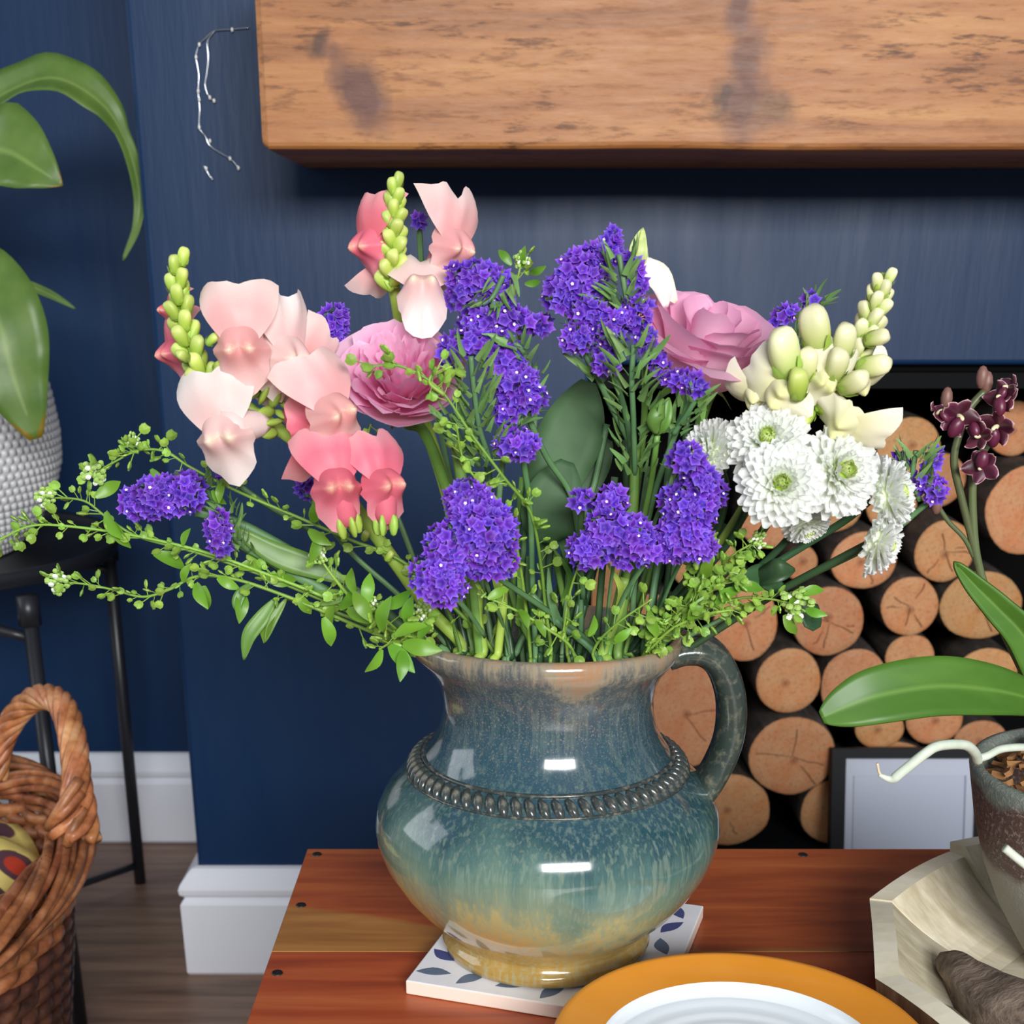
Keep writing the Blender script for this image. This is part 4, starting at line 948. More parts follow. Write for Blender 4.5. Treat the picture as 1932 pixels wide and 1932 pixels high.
# rose
def rose(label, u, v, Y, size, ax, seed, stem, whorls, mat):
    p = W(u, v, Y); A = saxis(p, ax); k = size * px(u, v, Y); r = random.Random(seed)
    base = p - A * 0.55 * k
    t = thing('rose', label, 'flower', base, 'pink roses in the bouquet')
    Q = axisframe(base, A, 0.3, k)
    for wi, (n, R, H, hw, roll, ruff, r0) in enumerate(whorls):
        for i in range(n):
            ph = 2 * pi * (i + 0.5 * (wi % 2)) / n + r.uniform(-.15, .15) + wi * 0.7; Rr, Hh, ro = R * r.uniform(.93, 1.07), H * r.uniform(.95, 1.06), roll * r.uniform(.6, 1.4); sd = r.uniform(0, 9)
            def fn(a, b):
                s = 2 * a - 1; top = 1 - 0.22 * abs(s) ** 2.6 + 0.03 * sin(s * 9 + sd) * ruff
                tt = max(0.0, min(1.0, b * top)); rr = r0 + (Rr - r0) * (1 - (1 - tt) ** 2.1); z = Hh * tt ** 1.15
                if tt > 0.62: q = (tt - 0.62) / 0.38; rr += ro * q * q * (0.6 + .4 * abs(s)); z -= ro * 0.62 * q * q
                rr *= 1 + 0.05 * ruff * sin(s * 6 + sd + b * 3) * b
                ang = ph + hw * s * (0.35 + 0.65 * min(1, b * 1.8)); rr *= 1 + 0.10 * s
                return V((rr * cos(ang), rr * sin(ang), z + 0.02 * ruff * sin(s * 11 + sd * 2) * b * b))
            nu, nv = 11, 10
            g = grid(fn, nu, nv); at = [max(0, min(1, (j / (nv - 1)) ** 2.2 * 0.75 + 0.25 * abs(2 * i_ / (nu - 1) - 1) ** 3 * (j / (nv - 1)))) for i_ in range(nu) for j in range(nv)]
            mk('petal', xf(g, Q), mat, t, True, at)
    sep_ = []
    for i in range(5):
        a = 2 * pi * i / 5 + .4
        vf = blade([Q @ V((0.10 * cos(a), 0.10 * sin(a), 0.02)), Q @ V((0.34 * cos(a), 0.34 * sin(a), 0.03)), Q @ V((0.55 * cos(a), 0.55 * sin(a), -0.14))], lambda s: 0.10 * k * (1 - s) ** .7 + .0003, A, 0.2, 5, 3)
        mk('sepal', vf, G_STEM, t)
    mk('hip', xf(ball(0.17, 0.17, 0.16, 12, 8, (0, 0, -0.06)), Q), G_STEM, t)
    P = stempath(stem, True, 8); mk('stem', tube([base - A * 0.1 * k] + P[2:], 0.0029, 8), G_STEM, t)
ROSE_L = m_petal('rose_lilac_pink', [(0.0, S(250, 178, 212)), (0.35, S(250, 188, 221)), (0.75, S(251, 206, 232)), (1.0, S(253, 228, 242))], 0.55, 0.5, 0.05)
ROSE_R = m_petal('rose_pink', [(0.0, S(250, 218, 232)), (0.45, S(248, 204, 226)), (0.85, S(243, 176, 212)), (1.0, S(238, 150, 198))], 0.5, 0.5, 0.05)

# chrysanthemum
MUMW = m_petal('mum_white', [(0.0, S(206, 226, 140)), (0.35, S(238, 245, 216)), (0.62, S(244, 246, 240)), (1.0, S(246, 247, 246))], 0.5, 0.55, 0.04)
MUMG = m_petal('mum_green', [(0.0, S(160, 200, 40)), (0.5, S(196, 222, 96)), (1.0, S(228, 238, 170))], 0.3, 0.55, 0.06)
def mp_fn(a, b):
    s = 2 * b - 1; w = 0.125 * (0.6 + 0.75 * a) * sqrt(max(0.10, 1 - max(0, (a - 0.6) / 0.42) ** 2))
    return (a, s * w, 0.05 * sin(a * pi) + 0.07 * s * s * (0.4 + a) + 0.09 * a ** 3)
_g = grid(mp_fn, 7, 4); MP = meshdata('petal', _g, MUMW, True, [i / 6 for i in range(7) for j in range(4)]); MPG = meshdata('petal', _g, MUMG, True, [i / 6 for i in range(7) for j in range(4)])
def mum_head(t, u, v, Y, rad, ax, seed, green=1.0):
    p = W(u, v, Y); A = saxis(p, ax); k = rad * px(u, v, Y); r = random.Random(seed)
    h = thing('flower_head', None, None, p); h.parent = t; h.name = 'flower_head'; h.matrix_basis = M.Translation(-ORG[t]) @ axisframe(p, A, r.uniform(0, 6), k)
    rings = [(24, -4, 0.97, 0.08, 0.0), (24, 8, 0.92, 0.09, .03), (22, 22, 0.82, 0.10, .07), (20, 36, 0.70, 0.10, .11), (18, 50, 0.56, 0.10, .15), (14, 63, 0.42, 0.08, .19), (10, 74, 0.3, 0.05, .22)]
    for ri, (n, el, L, r0, z0) in enumerate(rings):
        for i in range(n):
            a = 2 * pi * (i + 0.5 * (ri % 2)) / n + r.uniform(-.06, .06)
            m_ = M.Rotation(a, 4, 'Z') @ M.Translation(V((r0, 0, z0))) @ M.Rotation(-radians(el + r.uniform(-6, 6)), 4, 'Y') @ M.Diagonal((L * r.uniform(.93, 1.06), 1.15 - 0.08 * ri, 1, 1))
            sub('petal', MPG if ri >= 5 else MP, m_, h)
    sub('flower_centre', bpy.data.meshes.get('mum_core') or meshdata('mum_core', ball(0.2, 0.2, 0.16, 12, 7, (0, 0, 0.34)), Mat('mum_core', 0.6, S(170, 204, 44)).m), M.Identity(4), h)
    sub('petal_bed', bpy.data.meshes.get('mum_bed') or meshdata('mum_bed', ball(0.62, 0.62, 0.27, 16, 8, (0, 0, 0.02)), Mat('mum_bed', 0.6, S(232, 240, 212)).m), M.Identity(4), h)
    sub('sepal_cup', bpy.data.meshes.get('mum_cup') or meshdata('mum_cup', ball(0.34, 0.34, 0.13, 12, 7, (0, 0, -0.09)), G_DARK), M.Identity(4), h)

# pennycress sprig: thin stem, flat round pods on stalks, a tip of tiny buds
def pod_mesh():
    n = 10; vv, ff = [], []
    for z in (0.0004, -0.0004):
        for j in range(n):
            a = 2 * pi * j / n; R = 0.0026 * (1 - (0.28 if j == 0 else 0)); vv.append(V((R * 0.92 * sin(a), z, 0.0085 + R * cos(a))))
    vv += [V((0, 0.0011, 0.0083)), V((0, -0.0011, 0.0083))]
    for j in range(n):
        k = (j + 1) % n; ff += [(20, j, k), (21, n + k, n + j), (j, n + j, n + k, k)]
    s = tube([V((0, 0, 0)), V((0, 0, 0.0062))], 0.00028, 4); n0 = len(vv)
    return vv + s[0], ff + [tuple(n0 + q for q in f) for f in s[1]]
POD = meshdata('seed_pod', pod_mesh(), G_POD, False)
LITTLE = meshdata('leaflet', blade([(0, 0, 0), (0, -0.002, 0.007), (0, 0.0, 0.014)], lambda s: 0.003 * sin(pi * min(1, .1 + .88 * s)), (0, -1, 0), 0.3, 4, 3), G_BRIGHT)
tinyg, tinyw = Mat('tip_buds', 0.6, S(158, 190, 100)).m, Mat('tip_petals', 0.6, S(232, 236, 222)).m
def tip_mesh(seed):
    r = random.Random(seed); ps, mi = [], []
    for i in range(34):
        d = V((r.gauss(0, 1), r.gauss(0, 1), r.gauss(0.3, 1))).normalized() * (0.0045 * r.random() ** .4); b = ball(0.0009, 0.0009, 0.0011, 5, 4, d); ps.append(b); mi += [1 if i % 5 == 0 else 0] * len(b[1])
    return join(*ps), mi
_t = tip_mesh(1); TIP = meshdata('tip_cluster', _t[0], [tinyg, tinyw], False, None, _t[1])
def pennycress(label, branches, seed, group='pennycress sprigs in the bouquet', leaves=()):
    r = random.Random(seed); t = thing('pennycress_sprig', label, 'foliage', W(*branches[0][1][0]), group)
    for (jug_, pts, npod, tip, spread) in branches:
        P = stempath(pts, jug_, 8); L = len(cr([W(*p) for p in pts], 8)); mk('stem', tube(P, lambda x: 0.0005 + 0.0008 * x, 5), G_POD, t)
        for i in range(npod):
            f_ = ((i + r.random() * .6) / npod) * (L - 1.01); j = int(f_); p = P[j].lerp(P[j + 1], f_ - j); tg = (P[j] - P[j + 1]).normalized(); B = basis(p); a = r.uniform(0, 2 * pi)
            d = (tg * r.uniform(.2, .9) + (B.col[0] * cos(a) + B.col[2] * sin(a)) * spread - B.col[1] * r.uniform(-.6, .8)).normalized()
            inst('seed_pod', POD, axisframe(p, d, r.uniform(0, 6.3), r.uniform(.6, 1.25)), t)
        if tip: inst('tip_cluster', TIP, axisframe(P[0], (P[0] - P[3]).normalized(), 0, tip * 0.58), t)
    for (u, v, Y, roll, sz) in leaves:
        p = W(u, v, Y); inst('leaflet', LITTLE, facing(p, roll, r.uniform(-40, 40), r.uniform(-30, 30), sz * 0.52), t)
    return t
def leafthing(name, label, cat, leaves, mat, stems=(), group=None):
    p0 = leaves[0][0][0] if leaves else stems[0][1][0]; t = thing(name, label, cat, W(*p0), group)
    for (pts, wd_, up, fold) in leaves:
        P = [W(*q) for q in pts]; k = px(*pts[0]); o = mk('leaf', blade(P, lambda s: wd_ * k * max(0.03, sin(pi * min(1, 0.05 + 0.93 * s))) ** .8, up, fold, 6, 5, 0.04), mat, t); solid(o, 0.0004)
    for (jug_, pts, rr) in stems: mk('stem', tube(stempath(pts, jug_), rr, 6, 0.6), mat, t)
    return t

# ------------------------------------------------------------------ bouquet: the stems
# statice blobs: (u, v, half width, half height, turn, spacing, Y)
statice('large purple statice cluster hanging just above the jug mouth on the spout side',
        [(885, 945, 42, 36, 20, 12, .640), (910, 1005, 66, 62, 20, 12.5, .635), (850, 1035, 48, 50, 0, 12.5, .635), (925, 1062, 48, 28, 0, 12.5, .637), (830, 1092, 54, 48, 20, 12.5, .630), (895, 965, 50, 40, 10, 13, .638)],
        [(True, [(905, 1060, .65), (925, 1120, .675), (950, 1180, .69), (962, 1235, .70)]), (False, [(925, 1080, .650), (1000, 1130, .675), (1080, 1185, .70), (1130, 1225, .71)]), (False, [(840, 1110, .64), (880, 1150, .66), (915, 1200, .68)])], 11)
statice('tall purple statice spray with green bracts between the two roses, nearer the lilac-pink one',
        [(905, 525, 62, 26, 12, 12.5, .690), (942, 555, 22, 42, -20, 12.5, .690), (868, 545, 22, 36, 15, 13, .692), (930, 600, 62, 28, -8, 12.5, .685), (985, 605, 42, 16, 10, 13, .688), (900, 650, 64, 22, 0, 12.5, .675), (850, 668, 18, 26, 0, 13, .675), (948, 672, 34, 44, -30, 12.5, .675), (970, 715, 44, 34, 15, 12.5, .675), (992, 750, 38, 22, 0, 12.5, .675), (955, 770, 22, 34, -10, 12.5, .677), (976, 838, 38, 26, 8, 12, .668), (1022, 612, 18, 14, 0, 13, .70)],
        [(True, [(962, 770, .685), (945, 900, .70), (940, 1020, .70), (950, 1140, .70), (958, 1235, .70)]), (True, [(985, 855, .68), (1000, 960, .695), (1005, 1100, .70), (1010, 1235, .70)]), (False, [(985, 760, .68), (1030, 860, .69), (1075, 930, .70), (1092, 1010, .70)])], 12,
        bracts=[([(888, 672, .662), (895, 740, .664), (905, 810, .668), (925, 870, .675)], 64, 34, 1.15), ([(850, 780, .668), (870, 830, .672), (905, 880, .68)], 26, 24, 1.1), ([(910, 575, .682), (930, 560, .684), (950, 520, .684)], 22, 30, .9), ([(960, 640, .672), (985, 660, .672), (1000, 690, .676)], 12, 18, .9), ([(1010, 690, .68), (1005, 770, .68), (975, 800, .68)], 14, 14, .9)])
statice('tallest purple statice spray with green bracts leaning against the bright pink rose',
        [(1130, 488, 48, 28, -20, 12.5, .690), (1095, 520, 52, 42, -25, 12.5, .688), (1062, 555, 34, 32, 0, 12.5, .688), (1155, 450, 14, 18, 0, 12, .690), (1198, 515, 16, 36, -25, 12, .685), (1115, 585, 40, 24, 10, 12.5, .682), (1092, 635, 32, 24, 0, 12.5, .680), (1152, 620, 30, 34, 0, 12.5, .678), (1200, 590, 32, 26, -40, 12.5, .680), (1145, 680, 22, 26, 0, 12.5, .678), (1222, 645, 14, 40, -22, 12, .680), (1245, 690, 14, 28, -30, 12, .679), (1297, 722, 42, 18, 12, 12, .672)],
        [(True, [(1150, 690, .685), (1180, 780, .695), (1195, 900, .70), (1190, 1050, .70), (1170, 1225, .70)]), (True, [(1300, 745, .68), (1270, 830, .69), (1235, 930, .70), (1200, 1080, .70), (1150, 1228, .70)]), (False, [(1105, 660, .69), (1150, 760, .695), (1190, 840, .70), (1205, 900, .70)])], 13,
        bracts=[([(1195, 650, .668), (1192, 720, .670), (1195, 790, .675), (1198, 900, .69)], 64, 36, 1.15), ([(1168, 480, .680), (1178, 540, .680), (1190, 600, .682)], 34, 26, 1.0), ([(1320, 740, .670), (1300, 775, .674), (1270, 820, .68)], 22, 22, .9), ([(1130, 560, .684), (1160, 580, .684)], 10, 20, .8), ([(1075, 600, .69), (1110, 680, .69), (1140, 720, .69)], 18, 20, 1.0)])
statice('purple statice cluster low in the middle over the jug mouth beside the darker cluster',
        [(1155, 950, 24, 32, 0, 12, .648), (1150, 1000, 40, 44, 10, 12.5, .645), (1110, 1038, 38, 30, 0, 12.5, .645), (1195, 1015, 34, 40, 0, 12.5, .645), (1225, 1035, 26, 28, 20, 12.5, .648), (1185, 1050, 30, 20, 0, 13, .648), (1096, 944, 22, 14, -15, 12, .660)],
        [(True, [(1160, 1050, .66), (1150, 1120, .68), (1140, 1230, .69)]), (False, [(1225, 1050, .66), (1180, 1120, .675), (1150, 1190, .69)]), (False, [(1098, 950, .67), (1095, 1040, .69), (1100, 1130, .70)])], 14,
        bracts=[([(1175, 925, .652), (1160, 1000, .655), (1165, 1060, .66)], 10, 18, .8)])
statice('dark purple statice cluster beside the white chrysanthemums with one round tuft on top',
        [(1296, 866, 30, 28, 0, 11.5, .640), (1322, 905, 24, 26, 0, 12, .645), (1300, 955, 52, 46, 20, 12.5, .648), (1290, 1010, 46, 42, 0, 12.5, .648), (1322, 1030, 28, 26, 0, 12.5, .648), (1265, 1030, 22, 30, 0, 12.5, .65), (1345, 930, 22, 32, 20, 13, .655)],
        [(True, [(1295, 1040, .66), (1265, 1100, .68), (1215, 1225, .695)]), (False, [(1296, 880, .65), (1250, 950, .67), (1215, 1040, .68), (1180, 1130, .69)])], 15,
        bracts=[([(1290, 892, .648), (1280, 915, .652), (1262, 945, .66)], 14, 20, .9)])
statice('purple statice head pointing out over the spout beyond the green sprigs',
        [(300, 935, 44, 36, -10, 12, .690), (250, 948, 20, 28, 0, 12, .692), (352, 928, 30, 36, 0, 12, .688), (275, 952, 36, 22, 0, 12.5, .690), (330, 952, 40, 16, -8, 12, .69)],
        [(True, [(370, 965, .70), (440, 985, .705), (520, 1025, .71), (620, 1085, .715), (720, 1150, .715), (800, 1222, .715)], .0030)], 16,
        bracts=[([(375, 900, .695), (400, 940, .70), (430, 975, .70)], 26, 30, .9)])
statice('small upright purple statice tuft between the green sprigs over the spout side',
        [(413, 1008, 20, 42, 0, 11.5, .690)], [(True, [(428, 1010, .70), (500, 1050, .705), (620, 1120, .71), (730, 1175, .715), (820, 1228, .715)], .0034)], 17, bracts=[([(436, 980, .694), (440, 1010, .696), (470, 1040, .70)], 24, 20, .9)])
statice('purple statice tuft peeking out behind the pale pink snapdragon and the lilac-pink rose',
        [(632, 604, 24, 26, 0, 12, .735), (608, 636, 46, 30, 15, 12.5, .735), (640, 650, 20, 22, 0, 13, .735)], [(True, [(625, 670, .745), (680, 820, .75), (760, 1000, .75), (840, 1220, .745)])], 18)
statice('thin purple statice sprig rising between the bright pink rose and the cream snapdragon',
        [(1478, 598, 24, 14, -35, 11.5, .735), (1446, 635, 14, 30, 25, 11.5, .735), (1530, 566, 13, 11, 0, 11, .735), (1525, 672, 10, 10, 0, 11, .73)], [(True, [(1482, 605, .745), (1440, 720, .75), (1380, 860, .75), (1290, 1030, .745), (1210, 1222, .74)]), (False, [(1528, 572, .74), (1510, 620, .742), (1470, 680, .748)])], 19,
        bracts=[([(1548, 560, .736), (1520, 600, .738), (1500, 660, .74)], 24, 16, .9)])
statice('purple and green statice sprig at the edge of the bouquet next to the orchid stems',
        [(1758, 872, 13, 26, 20, 11.5, .690), (1762, 925, 20, 22, 0, 11.5, .69), (1742, 902, 18, 10, -20, 12, .69), (1700, 868, 13, 15, 0, 12, .695), (1625, 836, 11, 13, 0, 11, .70)], [(True, [(1748, 950, .70), (1660, 1020, .71), (1520, 1090, .72), (1380, 1160, .72), (1250, 1226, .72)])], 20,
        bracts=[([(1728, 850, .690), (1722, 900, .692), (1735, 945, .695)], 44, 26, 1.0)])
statice('tiny purple statice tips half hidden behind the pink snapdragons',
        [(790, 414, 10, 9, 0, 10, .735), (578, 920, 15, 18, 0, 11, .715), (428, 895, 16, 10, 0, 11, .71)], [(True, [(790, 418, .74), (800, 560, .75), (830, 800, .75), (870, 1000, .75), (900, 1225, .745)]), (True, [(582, 935, .72), (660, 1040, .725), (760, 1130, .725), (850, 1226, .725)]), (False, [(430, 900, .715), (500, 950, .72), (620, 1020, .725)])], 21)

# snapdragons: florets are (u, v, Y, height, tint, roll, yaw, pitch[, tube drop, tube turn])
snap('snapdragon with pale and rosy pink florets curving up over the spout, green bud tip upright',
     [(337, 480, .68), (342, 560, .68), (362, 650, .68), (400, 715, .68), (470, 770, .682), (540, 820, .688), (600, 862, .692), (680, 970, .70), (745, 1060, .705), (810, 1150, .71), (878, 1224, .712)],
     [(452, 640, .655, 150, 'p', -4, -4, 8, 55), (540, 655, .672, 146, 'b', 10, 38, 10, 70), (328, 655, .69, 98, 'r', -14, -60, 0, 60), (322, 580, .69, 64, 'r', 0, -70, 0, 60), (420, 806, .650, 156, 'b', -10, -14, 10, 30, -70), (622, 768, .652, 150, 'p', -22, 26, 12, 75, 12), (634, 905, .640, 138, 'r', -4, 8, 6, 80, -10), (722, 905, .645, 130, 'r', -8, 30, 6, 88, 4), (578, 690, .685, 112, 'p', 60, 40, 0, 60), (498, 692, .68, 110, 'p', 170, 20, 0, 40), (585, 820, .672, 110, 'r', 160, -30, 0, 40)],
     [(335, 484, .67), (338, 560, .67), (352, 640, .668), (392, 725, .668), (420, 745, .67)], 34, 19, 27, 24, 31,
     extra=[(412, 690, .66, 24, (.5, .4, .6), BUD), (345, 670, .655, 30, (-.4, .4, .7), BUD), (400, 640, .658, 26, (.6, .6, .4), BUD), (690, 1010, .69, 22, (.3, .6, .6), BUD), (735, 1050, .695, 20, (.6, .6, .4), BUD)])
snap('pink snapdragon with a bright green bud tip standing tallest at the top of the bouquet',
     [(745, 335, .715), (744, 420, .715), (740, 500, .716), (750, 580, .722), (790, 760, .735), (850, 960, .74), (890, 1224, .735)],
     [(698, 450, .712, 116, 'r', -8, -48, 4, 60), (796, 545, .695, 140, 'b', 2, 2, -32, 20), (856, 452, .708, 132, 'p', 12, 34, 6, 50), (722, 500, .725, 90, 'p', -170, -30, 0, 30)],
     [(745, 340, .708), (744, 400, .708), (742, 460, .708), (740, 530, .710)], 26, 17, 24, 15, 32)
snap('cream snapdragon with a fat green-white bud spike leaning outward above the white chrysanthemums',
     [(1668, 515, .69), (1640, 600, .69), (1590, 690, .69), (1535, 750, .692), (1470, 850, .705), (1380, 1000, .72), (1290, 1120, .725), (1210, 1224, .725)],
     [(1466, 736, .664, 112, 'c', -55, -25, 4, 40), (1602, 800, .660, 112, 'c', 118, 40, 10, 60), (1560, 712, .664, 92, 'c', 30, 20, 15, 40), (1418, 742, .676, 84, 'c', -80, -50, 0, 40), (1630, 716, .672, 78, 'c', 70, 50, 0, 60)],
     [(1668, 522, .682), (1655, 570, .682), (1632, 625, .682), (1600, 690, .682), (1565, 730, .684)], 34, 18, 28, 27, 33, BUDW,
     extra=[(1476, 668, .662, 88, (-.35, .85, .35), BUDW), (1538, 624, .668, 84, (-.25, .9, .3), BUDW), (1592, 646, .664, 62, (.1, .9, .4), BUDW), (1578, 690, .660, 60, (.2, .7, .6), BUDW), (1648, 690, .666, 58, (.9, .2, .4), BUDW), (1655, 638, .670, 44, (.9, .3, .3), BUDW), (1505, 726, .654, 56, (0, .8, .6), BUD), (1612, 722, .660, 60, (.7, .3, .6), BUDW), (1520, 690, .664, 60, (.1, .9, .4), BUDW), (1560, 772, .668, 44, (.6, -.2, .6), BUD), (1520, 790, .668, 40, (-.4, -.4, .6), BUD)])

# white bud flower behind the tall statice
def whitebud():
    t = thing('white_bud_flower', 'pale green pointed bud over a folded white petal beside the bright pink rose', 'flower', W(1205, 470, .715))
    for q, (u0, v0, u1, v1, w_) in enumerate(((1196, 500, 1211, 432, 12), (1212, 500, 1213, 430, 11), (1204, 505, 1209, 436, 12))):
        P = [W(u0, v0, .712 - .002 * q), W((u0 + u1) / 2 + (6 * (q - 1)), (v0 + v1) / 2, .708 - .002 * q), W(u1, v1, .712)]; k = px(u0, v0, .712)
        o = mk('green_petal', blade(P, lambda s: w_ * k * (1 - s) ** .6 + .0003, (0, -1, .1), .3, 5, 5), m_leaf('bud_green%d' % q, S(186, 206, 120), S(214, 226, 160), .5, .25), t); solid(o, .0006)
    for q, (pp, w_) in enumerate((([(1180, 492, .712), (1215, 505, .705), (1248, 540, .702), (1256, 580, .705)], 22), ([(1190, 500, .715), (1235, 520, .712), (1275, 570, .712)], 26))):
        P = [W(*c) for c in pp]; k = px(*pp[0]); o = mk('petal', blade(P, lambda s: w_ * k * max(.03, sin(pi * min(1, .08 + .86 * s))), (0, -1, .5), .3, 6, 7, .1), CREAM if q else BLUSH, t, attr=[1.0] * (7 * (len(pp) - 1) * 6 + 7)); solid(o, .0005)
    mk('stem', tube(stempath([(1204, 505, .718), (1215, 640, .73), (1215, 800, .745), (1190, 1000, .75), (1140, 1226, .745)], True), .0018, 6), G_STEM, t)
whitebud()

# roses: whorls are (petals, radius, height, half angle, roll, ruffle, start radius)
rose('open lilac-pink rose with a frilly crowded centre next to the pale snapdragon', 752, 706, .690, 122, (-.02, .60, .80), 41,
     [(770, 800, .70), (770, 800, .70), (800, 815, .71), (835, 900, .72), (865, 1010, .725), (900, 1225, .72)],
     [(5, .12, 1.0, .8, .02, .8, .02), (6, .24, 1.02, .62, .06, 1.4, .04), (7, .38, 1.02, .55, .10, 1.7, .05), (7, .52, .98, .6, .14, 1.6, .06), (6, .66, .92, .7, .16, 1.1, .08), (5, .78, .84, .85, .16, .7, .1), (5, .86, .70, .9, .16, .5, .1)], ROSE_L)
rose('bright pink rose seen from its side with big smooth outer petals, by the tall statice', 1328, 655, .715, 160, (.24, .90, .36), 44,
     [(1340, 745, .725), (1340, 745, .725), (1330, 770, .73), (1290, 900, .735), (1230, 1060, .735), (1180, 1225, .735)],
     [(3, .14, 1.06, 1.2, .04, .3, .02), (3, .28, 1.10, 1.15, .14, .5, .04), (4, .42, 1.10, .95, .22, .6, .05), (4, .56, 1.06, .98, .28, .7, .07), (4, .68, 1.0, 1.0, .34, .7, .08), (4, .76, .90, 1.05, .42, .6, .1)], ROSE_R)

# chrysanthemum spray
mt = thing('chrysanthemum_spray', 'spray of white chrysanthemums with green-yellow hearts reaching toward the log stack', 'flower', W(1500, 1000, .69))
for q, (u, v, Y, rad, ax, gr) in enumerate(((1448, 838, .660, 76, (-.05, .42, .9), 1), (1470, 916, .642, 80, (.12, .20, 1), 1), (1574, 892, .662, 84, (.55, .18, .8), 1), (1666, 934, .680, 72, (.93, .22, .34), 1), (1650, 1022, .676, 62, (.94, -.18, .30), 1), (1342, 858, .672, 66, (-.62, .30, .55), 1), (1520, 985, .690, 46, (.3, -.75, .4), 1))):
    mum_head(mt, u, v, Y, rad, ax, 50 + q)
for pts, r_ in (([(1640, 945, .69), (1590, 985, .70), (1500, 1040, .71), (1390, 1110, .715), (1290, 1180, .715), (1225, 1228, .715)], .0021), ([(1640, 1025, .685), (1570, 1062, .69), (1480, 1110, .70), (1390, 1165, .71), (1290, 1228, .715)], .0022), ([(1470, 935, .66), (1440, 1000, .69), (1370, 1080, .71), (1280, 1160, .715), (1220, 1228, .715)], .0022), ([(1448, 850, .68), (1420, 930, .70), (1370, 1030, .715), (1270, 1140, .72), (1200, 1228, .72)], .002), ([(1350, 860, .68), (1370, 930, .70), (1340, 1030, .715), (1250, 1150, .72), (1190, 1228, .72)], .002), ([(1560, 900, .675), (1500, 1000, .70), (1420, 1080, .715), (1300, 1160, .72), (1230, 1228, .72)], .002)):
    mk('stem', tube(stempath(pts, True), r_, 7), G_DARK, mt)
for pts, w_ in (([(1480, 1110, .70), (1440, 1090, .69), (1400, 1085, .685)], 26), ([(1395, 1110, .70), (1460, 1080, .68), (1500, 1075, .68)], 24), ([(1540, 1140, .70), (1530, 1175, .69), (1510, 1120, .69)], 18)):
    P = [W(*c) for c in pts]; k = px(*pts[0]); o = mk('leaf', blade(P, lambda s: w_ * k * max(.03, sin(pi * min(1, .06 + .9 * s))), (0, -.8, .6), .2, 6, 5, .1), G_DARK, mt); solid(o, .0004)

# pennycress and other greenery
pennycress('long pennycress sprig arching over the spout with its tip curled back on itself',
           [(True, [(180, 892, .70), (215, 872, .70), (262, 850, .70), (312, 852, .70), (360, 882, .70), (450, 928, .70), (560, 975, .70), (660, 1018, .70), (760, 1060, .70), (850, 1140, .70), (930, 1228, .70)], 62, 2.6, .55), (False, [(250, 832, .70), (248, 850, .70), (262, 852, .70)], 12, 1.6, .7), (False, [(700, 800, .69), (690, 830, .695), (680, 860, .70)], 3, 0, .6)], 61,
           leaves=[(285, 885, .698, 150, 1.6), (590, 985, .69, 20, 2.2), (582, 1000, .685, 120, 2.0), (600, 1010, .685, 200, 2.0), (420, 910, .695, 190, 1.5), (400, 925, .695, 150, 1.5)])
pennycress('longest pennycress sprig stretching level from the jug across the white pot',
           [(True, [(-30, 1035, .70), (5, 1015, .70), (60, 992, .70), (130, 993, .70), (250, 1010, .70), (380, 1040, .70), (500, 1082, .70), (620, 1130, .70), (720, 1180, .705), (800, 1226, .71)], 88, 1.6, .6), (True, [(88, 940, .70), (130, 940, .70), (165, 948, .70), (200, 975, .70), (260, 1012, .702), (380, 1045, .702), (520, 1095, .704), (680, 1165, .708), (800, 1228, .712)], 34, 2.2, .6)], 62,
           leaves=[(180, 938, .698, 60, 2.2), (200, 965, .698, 140, 2.4), (215, 985, .698, 160, 2.2), (290, 1045, .698, 110, 2.6), (500, 1090, .70, 100, 2.4), (450, 1072, .70, 80, 2.4), (560, 1120, .70, 150, 2.0), (345, 1030, .698, 20, 1.4), (630, 1140, .70, 200, 2.0)])
pennycress('lowest pennycress sprig dipping under the black tray edge with a round pale tip',
           [(True, [(112, 1098, .70), (160, 1102, .70), (215, 1113, .70), (270, 1126, .70), (320, 1112, .70), (370, 1088, .70), (440, 1092, .70), (540, 1125, .70), (660, 1175, .705), (780, 1226, .712)], 58, 2.6, .45)], 63,
           leaves=[(345, 1098, .698, 40, 1.6), (370, 1100, .698, 150, 2.2), (385, 1105, .698, 180, 2.0), (410, 1090, .698, 120, 1.8), (455, 1115, .698, 190, 2.4), (520, 1150, .70, 200, 2.6), (610, 1165, .69, 160, 2.4), (640, 1150, .69, 30, 2.2)])
pennycress('bushy bright green pennycress sprig spilling over the jug spout',
           [(True, [(795, 1155, .66), (790, 1190, .675), (815, 1226, .69)], 26, 2.0, .8), (True, [(700, 1140, .67), (740, 1180, .68), (800, 1228, .695)], 22, 1.6, .8), (False, [(715, 1225, .66), (750, 1210, .67), (800, 1226, .69)], 10, 0, .8), (False, [(600, 1048, .69), (630, 1090, .69), (680, 1150, .695)], 14, 2.0, .7)], 64,
           leaves=[(720, 1190, .655, 30, 2.6), (745, 1200, .655, 80, 2.4), (760, 1215, .655, 100, 2.8), (735, 1218, .655, 140, 2.6), (700, 1170, .66, -30, 2.4), (770, 1180, .658, 20, 2.2), (690, 1140, .665, 10, 2.2), (720, 1145, .665, 60, 2.4), (760, 1228, .65, 190, 2.2), (790, 1205, .655, 40, 2.0), (720, 1225, .655, 210, 2.0), (655, 1150, .68, 120, 2.4), (670, 1120, .68, -20, 2.0)])
